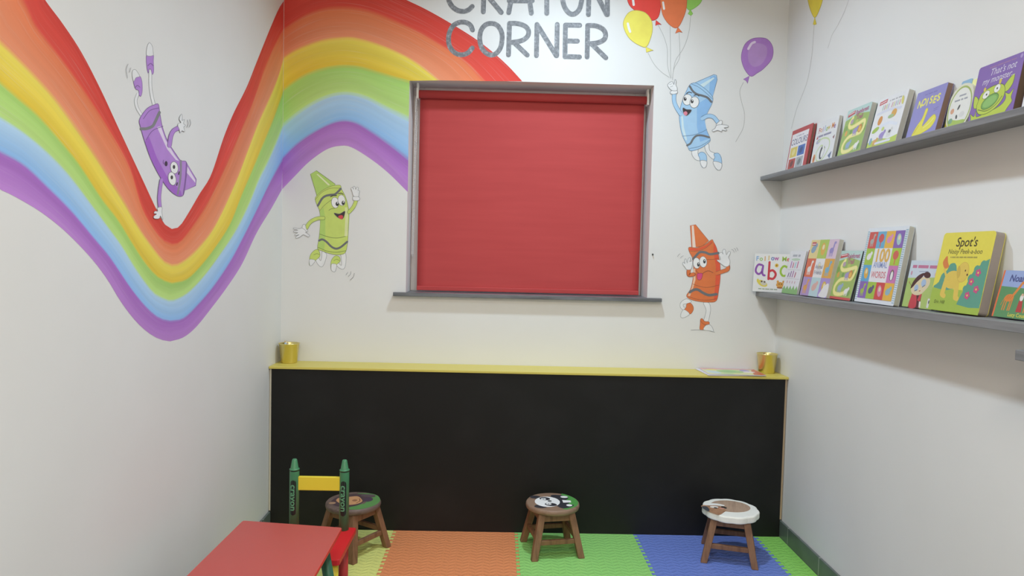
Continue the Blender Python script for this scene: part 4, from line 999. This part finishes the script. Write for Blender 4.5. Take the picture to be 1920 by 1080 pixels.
# ------------------------------------------------------------------ foam floor mats
def edge(n, amp, L):
    """toothed edge from 0 to L as (along, offset) pairs: dovetail teeth"""
    pts = []; p = L/n
    for i in range(n):
        a = i*p
        pts += [(a+p*.22, 0), (a+p*.14, amp), (a+p*.64, amp), (a+p*.56, 0)]
    return pts
matx = [0.628, 1.2355, 1.8345, 2.4475]; MT = .0125
cols = ['cdd07a', 'd28558', '8ac46e', '667abf', '84c25c']; names = ['yellow', 'orange', 'green', 'blue', 'green']
mlab = ['yellow foam floor mat under the monkey stool', 'orange foam floor mat between the monkey stool and the panda stool',
        'green foam floor mat under the panda stool', 'blue foam floor mat under the sheep stool', 'narrow green foam floor mat beside the right wall']
xs = [.004]+matx+[W-.0135]; Y0, Y1 = YB-.002, YB-.602
for i in range(5):
    g = .0003; L = Y0-Y1; pts = []
    n = 15
    # bottom edge (front, y=Y1) teeth outward
    pts.append((xs[i], Y1))
    if xs[i+1]-xs[i] > .3:
        for a, b in edge(14, .014, xs[i+1]-xs[i]-.02): pts.append((xs[i]+.01+a, Y1-b))
    pts.append((xs[i+1]-(g if i < 4 else 0), Y1))
    if i < 4:
        for a, b in edge(n, .016, L): pts.append((xs[i+1]-g+b, Y1+a))
    pts.append((xs[i+1]-(g if i < 4 else 0), Y0)); pts.append((xs[i]+(g if i else 0), Y0))
    if i > 0:
        for a, b in reversed(edge(n, .016, L)): pts.append((xs[i]+g+b, Y1+a))
    pts2 = []
    for q in pts:
        if not pts2 or (abs(q[0]-pts2[-1][0])+abs(q[1]-pts2[-1][1])) > 1e-5: pts2.append(q)
    mb = MB(); mb.prism(pts2, .0002, MT, m_mat(cols[i]))
    tagp(mb.build('foam_mat'), mlab[i], 'floor mat', 'interlocking foam floor mats')

# ------------------------------------------------------------------ stools
def quadbar(mb, a, b, wa, wb, ang, mat, ta=None, tb=None):
    a, b = Vector(a), Vector(b); ux = Vector((math.cos(ang), math.sin(ang), 0)); uy = Vector((-math.sin(ang), math.cos(ang), 0)); vs = []
    for p, w_, t_ in ((a, wa, ta or wa), (b, wb, tb or wb)):
        for sx, sy in ((-1, -1), (1, -1), (1, 1), (-1, 1)): vs.append(p+ux*(sx*w_/2)+uy*(sy*t_/2))
    mb.add(vs, [(0,1,2,3),(4,7,6,5),(0,4,5,1),(1,5,6,2),(2,6,7,3),(3,7,4,0)], mat)
ZT = .2425
def stool_base(root):
    tops = {}
    H = ZT-MT
    for sx, sy in ((-1, -1), (1, -1), (1, 1), (-1, 1)):
        mb = MB(); a = (sx*.112, sy*.112, 0); b = (sx*.070, sy*.070, H-.027)
        quadbar(mb, a, b, .030, .032, 0, STOOLWOOD); mb.build('leg', root, bevel=.003); tops[(sx, sy)] = (Vector(a), Vector(b))
    for z, nm, hh in ((.075, 'stretcher', .022), (H-.050, 'apron', .030)):
        for p, q in (((-1, -1), (1, -1)), ((1, -1), (1, 1)), ((1, 1), (-1, 1)), ((-1, 1), (-1, -1))):
            zz = z+(.014 if nm == 'stretcher' and p[0] == q[0] else 0)
            A1, B1 = tops[p]; A2, B2 = tops[q]; f = zz/(H-.027)
            P1 = A1.lerp(B1, f); P2 = A2.lerp(B2, f); d = (P2-P1).normalized(); P1 = P1+d*.010; P2 = P2-d*.010
            mb = MB(); nrm = Vector((-d.y, d.x, 0)); vs = []
            for P in (P1, P2):
                for s1, s2 in ((-1, -1), (1, -1), (1, 1), (-1, 1)): vs.append(P+nrm*(s1*.008)+Vector((0, 0, s2*hh/2)))
            mb.add(vs, [(0,1,2,3),(4,7,6,5),(0,4,5,1),(1,5,6,2),(2,6,7,3),(3,7,4,0)], STOOLWOOD); mb.build(nm, root, bevel=.002)
    return H
def seat_round(root, art, rot, rim=STOOLTOP):
    H = ZT-MT; R = .1275
    mb = MB(); mb.lathe([(R-.012, H-.028), (R-.003, H-.024), (R, H-.015), (R-.001, H-.006), (R-.006, H)], rim, 56)
    c, s_ = math.cos(rot), math.sin(rot)
    A = Art(lambda x, y, hh: (x*c-y*s_, x*s_+y*c, H+hh), mb, eps=.00012, ydown=False, rough=.4, k=1.35); art(A)
    mb.build('seat', root)
def art_panda(A):
    # world-aligned: +x right, +y away from the viewer; the panda lies on its side, head to the left
    A.poly([(.045,.118),(.085,.088),(.112,.045),(.121,0),(.112,-.045),(.085,-.080),(.060,-.100),(.045,-.075),(.055,-.03),(.062,.02),(.045,.08)], '4b8a44', True)
    A.poly([(.02,-.055),(.05,-.085),(.085,-.062),(.10,-.035),(.075,-.02),(.08,.0),(.065,.03),(.075,.06),(.05,.092),(.0,.095),(-.01,.07),(.0,0)], '2f2f35', True)
    A.ell(-.085, .052, .025, .022, '2f2f35'); A.ell(-.055, -.072, .03, .022, '2f2f35')
    A.ell(-.025, -.005, .060, .070, 'dcdcd8')
    A.ell(-.038, .035, .026, .021, '2f2f35', -10); A.ell(-.008, -.040, .029, .021, '2f2f35', -10)
    A.ell(-.044, .030, .013, .012, 'e0e0dc'); A.ell(-.018, -.034, .013, .012, 'e0e0dc'); A.ell(-.045, .029, .004, .004, '2f2f35'); A.ell(-.019, -.035, .004, .004, '2f2f35')
    A.ell(-.014, .006, .010, .010, '3c3c3e')
    A.poly([(.045,.028),(.085,.026),(.088,0),(.05,-.008)], 'dcdcd8'); A.ell(.055, .072, .018, .014, 'dcdcd8'); A.ell(.078, -.040, .014, .014, 'dcdcd8')
def art_monkey(A):
    A.poly([(.0,.10),(.06,.104),(.10,.075),(.121,.02),(.118,-.03),(.09,-.08),(.04,-.112),(-.01,-.105),(.02,-.06),(.06,-.03),(.05,.02),(.03,.06)], '56824a', True)
    A.poly([(-.085,.05),(-.04,.085),(.02,.095),(.075,.085),(.09,.06),(.06,.04),(.05,-.01),(.03,-.06),(-.02,-.085),(-.07,-.07),(-.10,-.02)], '4d3d40', True)
    A.ell(.065, .02, .022, .030, '4a3b4a'); A.ell(.055, .075, .035, .018, '5a4c50')
    A.poly([(-.075,.035),(-.035,.05),(.005,.062),(.03,.03),(.042,-.01),(.02,-.045),(-.02,-.055),(-.055,-.035),(-.08,0)], 'b98a62', True)
    A.ell(-.045, .018, .014, .012, 'd8d2c8'); A.ell(-.03, -.022, .014, .012, 'd8d2c8'); A.ell(-.045, .018, .005, .005, '2c2420'); A.ell(-.03, -.022, .005, .005, '2c2420')
    A.ell(.005, .005, .012, .014, '8f6448'); A.line([(.022,.03),(.03,.0),(.02,-.03)], .004, '6a4632')
    A.ell(-.09, -.035, .016, .014, '9a7a62'); A.ell(-.055, .068, .016, .012, '9a7a62')
SG = 'hand-painted wooden animal stools'
for nm, lab, loc, rz, kind in (
    ('monkey_stool', 'low round wooden stool painted with a monkey, behind the green crayon chair', (.472, -.422, MT), 57, 'm'),
    ('panda_stool', 'low round wooden stool painted with a panda face, on the green mat', (1.407, -.386, MT), 11, 'p'),
    ('sheep_stool', 'low wooden stool with a scalloped white woolly sheep rim, on the blue mat', (2.243, -.427, MT), -16.7, 's')):
    r = empty(nm, loc, (0, 0, math.radians(rz))); tagp(r, lab, 'stool', SG); H = stool_base(r)
    if kind == 'p': seat_round(r, art_panda, -math.radians(rz)-.08)
    elif kind == 'm': seat_round(r, art_monkey, -math.radians(rz), wood('dark_stool_top_wood', '57463f', '75625a', 1.0, axis=(.1, 1, 1)))
    else:
        mb = MB(); n = 120; ww = plain('e2e0d8', .5, 1.25, noise=.06)
        out = []
        for k in range(n):
            t = 2*PI*k/n+math.radians(16.7); a = 2*PI*k/n; R = .128+.005*abs(math.sin(5.5*t+.4))-.0025
            out.append((R*math.cos(a), R*math.sin(a)))
        rx, ry = .086, .080
        mb.prism(out, H-.032, H, ww, bev=.006)
        phi = math.radians(16.7); cc, ss = math.cos(phi), math.sin(phi)
        A = Art(lambda x, y, hh: (x*cc-y*ss, x*ss+y*cc, H+hh), mb, eps=.00015, ydown=False, rough=.45, k=1.3)
        A.ell(.006, .020, .092, .080, wood('sheep_back_wood', '8f7664', 'ae9480', 1.15, axis=(1, .1, 1)), n=40)
        A.poly([(-.135,.012),(-.115,.030),(-.08,.028),(-.05,.02),(-.03,-.03),(-.05,-.062),(-.08,-.095),(-.10,-.085),(-.125,-.045)], wood('sheep_face_wood', '6f4a38', 'a07a5e', 1.3), True)
        A.poly([(-.133,.010),(-.110,.012),(-.107,-.02),(-.118,-.052),(-.132,-.025)], '3f434a', True)
        A.poly([(-.10,.055),(-.05,.055),(-.02,.035),(-.025,.022),(-.06,.028),(-.11,.028)], 'e2e0d8', True)
        A.ell(-.075, .006, .020, .012, 'ded8d2'); A.ell(-.072, -.006, .008, .009, '2c2826'); A.ell(-.03, .002, .012, .016, '33302e', 20)
        A.ell(-.045, -.012, .014, .008, 'c08a7a')
        mb.build('seat', r)

# ------------------------------------------------------------------ crayon chair
GR = plain('3f7a56', .38, 1.25); GD = plain('2c5f46', .38, 1.2); BKM = plain('16181a', .4, 1.0); RD = plain('c8242a', .32, 1.2, noise=.01); YL = plain('d8c53a', .35, 1.25, noise=.01); RD2 = plain('c8645c', .5, 1.0, noise=.02)
def crayon_profile(r, h):
    return [(r, 0), (r, h-.056), (r, h-.052), (r, h-.048), (r, h-.044), (r*1.04, h-.0435), (r*1.05, h-.040), (r*.86, h-.0385), (r*.82, h-.037), (r*.52, h-.0035), (r*.40, h)]
ch = empty('crayon_chair', (.41, -.95, 0)); tagp(ch, "small red child's chair with green crayon back posts and yellow backrest", 'chair')
def bw(mb, name, bevel=0):
    o = mb.build(name, ch, bevel=bevel); o.location = -ch.location; return o
SZ = .262
mb = MB(); mb.prism([(.268, -1.108), (.552, -1.108), (.560, -1.100), (.560, -.800), (.552, -.792), (.268, -.792), (.262, -.798), (.262, -1.100)], SZ-.022, SZ, RD, bev=.002); bw(mb, 'seat')
PR = .0195
for x in (.309, .513):
    mb = MB(); hh = .5525-SZ; T = Matrix.Translation((x, -.816, SZ)); prof = crayon_profile(PR, hh)
    mats = [GR, BKM, GR, BKM, GR, GR, GR, GR, GR, GR]; mats = [GR, GR, GR, BKM, GR, GR, GR, GR, GR, GR]
    mb.lathe(prof, GR, 32, T, mats=mats)
    # black oval with the word, wrapped round the post and facing the front
    def PC(u, v, h_, x=x):
        a = -PI/2+u/PR; return (x+(PR+h_)*math.cos(a), -.816+(PR+h_)*math.sin(a), SZ+v)
    A = Art(PC, mb, eps=.00012, ydown=False, rough=.4, k=1.15)
    vs = []; c0, c1 = .075, .195
    for k in range(13): t = -PI/2+PI*k/12-PI/2; vs.append((.0125*math.cos(t+PI/2)*1.0, 0))
    oval = [(.0125*math.cos(t), c1+.0125*math.sin(t)) for t in [PI*k/10 for k in range(11)]]+[(.0125*math.cos(t), c0+.0125*math.sin(t)) for t in [PI+PI*k/10 for k in range(11)]]
    # strips so that the oval follows the round post
    N = 10
    for i in range(N):
        ua, ub_ = -.0125+.025*i/N, -.0125+.025*(i+1)/N
        za = math.sqrt(max(0, .0125**2-ua**2)); zb_ = math.sqrt(max(0, .0125**2-ub_**2))
        A.put([(ua, c0-za), (ub_, c0-zb_), (ub_, c1+zb_), (ua, c1+za)], [(0, 1, 2, 3)], BKM, layer=1)
    A.L = 12; A.maxe = .0015; A.text('crayon', .0, (c0+c1)/2, .0345, '5c9a74', rot=-90, fat=.02, xs=1.15)
    bw(mb, 'back_post')
mb = MB(); mb.box((.309+PR-.003, -.824, .4255), (.513-PR+.003, -.808, .4815), YL); bw(mb, 'backrest', .002)
for x, y, m in ((.300, -.826, RD), (.515, -.826, plain('b83a38', .35, 1.15)), (.300, -1.078, YL), (.530, -1.078, YL)):
    mb = MB(); mb.lathe([(.014, .0005), (.0195, .012), (.0195, SZ-.0225)], m, 28, Matrix.Translation((x, y, 0))); bw(mb, 'leg')

# ------------------------------------------------------------------ red table
tb = empty('play_table', (.4, -1.45, 0)); tagp(tb, "low red child's table with green crayon legs in the bottom left corner", 'table')
def tw(mb, name, bevel=0):
    o = mb.build(name, tb, bevel=bevel); o.location = -tb.location; return o
TZ = .42
def corner(q): return q
A0, B0, C0, D0 = Vector((.2165, -1.143)), Vector((.5880, -1.194)), Vector((.5885, -1.72)), Vector((.205, -1.72))
def rounded(pts, r):
    out = []; n = len(pts)
    for i in range(n):
        p = pts[i]; a = (pts[i-1]-p).normalized(); b = (pts[(i+1) % n]-p).normalized()
        for k in range(6):
            t = k/5; q = p+a*r*(1-t)**2+b*r*t**2; out.append((q.x, q.y))
    return out
mb = MB(); mb.prism(rounded([A0, D0, C0, B0], .012), TZ-.012, TZ, plain('bc4a44', .30, .95, noise=.02, spec=.6), plain('c8302c', .35, 1.15), bev=.0015); tw(mb, 'tabletop')
for (x, y), (fx, fy) in (((.27, -1.23), (.24, -1.20)), ((.535, -1.27), (.598, -1.235)), ((.535, -1.65), (.598, -1.69)), ((.27, -1.65), (.24, -1.69))):
    a = Vector((fx, fy, .0)); b = Vector((x, y, TZ-.0125)); d = b-a
    T = Matrix.Translation(a) @ d.to_track_quat('Z', 'Y').to_matrix().to_4x4()
    mb = MB(); mb.lathe([(.004, .006), (.016, .01), (.0175, .05), (.0185, .06), (.0185, d.length-.01)], GD, 28, T); tw(mb, 'leg')
mb = MB(); mb.box((.255, -1.66, TZ-.045), (.55, -1.645, TZ-.0125), RD); tw(mb, 'apron')
mb = MB(); mb.box((.255, -1.235, TZ-.045), (.55, -1.22, TZ-.0125), RD); tw(mb, 'apron')

# ------------------------------------------------------------------ gold pails, pencils and comics on the ledge
def pail(x, y, label):
    r = empty('gold_pail', (x, y, ZL)); tagp(r, label, 'pail', 'small gold pails on the yellow ledge')
    mb = MB(); mb.lathe([(.0385, 0), (.040, .002), (.0505, .096), (.0530, .0975), (.0530, .1005), (.0500, .1010), (.0485, .097), (.0390, .006), (.0001, .005)], GOLD, 48); mb.build('pail_body', r)
    return r
pail(.062, -.064, 'small gold metal pail at the left end of the yellow ledge')
pail(2.527, -.066, 'small gold metal pail at the right end of the yellow ledge')
def pencil(p0, p1, c, label, grp, r=.0038):
    a, b = Vector(p0), Vector(p1); d = (b-a); L = d.length
    root = empty('pencil', a, d.to_track_quat('Z', 'Y').to_euler()); tagp(root, label, 'pencil', grp)
    mb = MB(); mb.lathe([(r, 0), (r, L-.016)], plain(c, .4, 1.15), 6, smooth=False); mb.build('barrel', root)
    mb = MB(); mb.lathe([(r, L-.016), (.0012, L-.003), (.0003, L)], plain('cfae86', .6, 1.1), 8); mb.build('tip', root)
pencil((.060, -.072, ZL+.008), (.030, -.030, ZL+.112), 'a9c4e6', 'pale blue pencil sticking out of the left gold pail', 'pencils in the left pail', .006)
pencil((.066, -.060, ZL+.008), (.047, -.046, ZL+.110), 'dfe4ee', 'white pencil sticking out of the left gold pail', 'pencils in the left pail', .005)
for q, c, nm_ in (((-.024, -.004), '2e2320', 'blackish brown'), ((-.016, .006), '3c2a24', 'dark brown'), ((-.010, -.010), '4a3028', 'reddish brown')):
    pencil((2.527-q[0]*.3, -.066, ZL+.008), (2.527+q[0], -.066+q[1], ZL+.108), c, nm_+' pencil sticking out of the right gold pail', 'pencils in the right pail')
def comic(loc, rz, w, h, label, edge_c, art, t=.004):
    r = empty('comic_magazine', loc, (0, 0, rz)); tagp(r, label, 'magazine', 'comics on the yellow ledge')
    mb = MB(); mb.prism(rrect(-w/2, -h/2, w/2, h/2, .002), t-.0005, t, plain(edge_c, .3, 1.15))
    A = Art(lambda x, y, hh: (x, y, t+hh), mb, eps=.0001, ydown=False, rough=.3, k=1.15); art(A, w, h); mb.build('magazine_cover', r)
    mb = MB(); mb.prism(rrect(-w/2+.001, -h/2+.001, w/2-.001, h/2-.001, .002), .0001, t-.0005, plain('d8d4dc', .5, 1.15)); mb.build('magazine_pages', r)
def c_plain(A, w, h):
    A.poly([(-w/2, -h/2), (-w/2+.05, -h/2), (-w/2+.05, h/2), (-w/2, h/2)], 'dcd8ea')
def c_top(A, w, h):
    A.poly([(-w/2+.002, -h/2+.002), (w/2-.002, -h/2+.002), (w/2-.002, h/2-.002), (-w/2+.002, h/2-.002)], 'cfd0a0')
    A.poly([(-w/2+.002, h/2-.05), (w/2-.002, h/2-.03), (w/2-.002, h/2-.002), (-w/2+.002, h/2-.002)], 'cf9a9a')
    A.poly([(w/2-.06, -h/2+.002), (w/2-.002, -h/2+.002), (w/2-.002, h/2-.01), (w/2-.03, h/2-.05)], 'c86a4c')
    A.ell(-.01, -.005, .07, .055, '9fc27a'); A.ell(-.02, .0, .045, .03, '86b872'); A.ell(-.10, -.03, .03, .05, 'b7cdd0', 20); A.ell(-.09, .045, .03, .02, 'd8ca6a'); A.ell(.075, .03, .025, .03, '9a90c4'); A.ell(.085, -.01, .03, .02, 'e2dcdc')
    A.ell(.03, -.07, .06, .012, 'e0d890'); A.ell(-.05, -.075, .04, .012, 'a6c58a')
comic((2.318, -.098, ZL+.0003), math.radians(3), .285, .195, 'lower comic in the pile on the yellow ledge, only its white edge showing', 'd8d4e4', c_plain)
comic((2.332, -.104, ZL+.0046), math.radians(-1), .288, .192, 'upper comic in the pile on the yellow ledge with a green and yellow cover', 'c8b8b8', c_top)
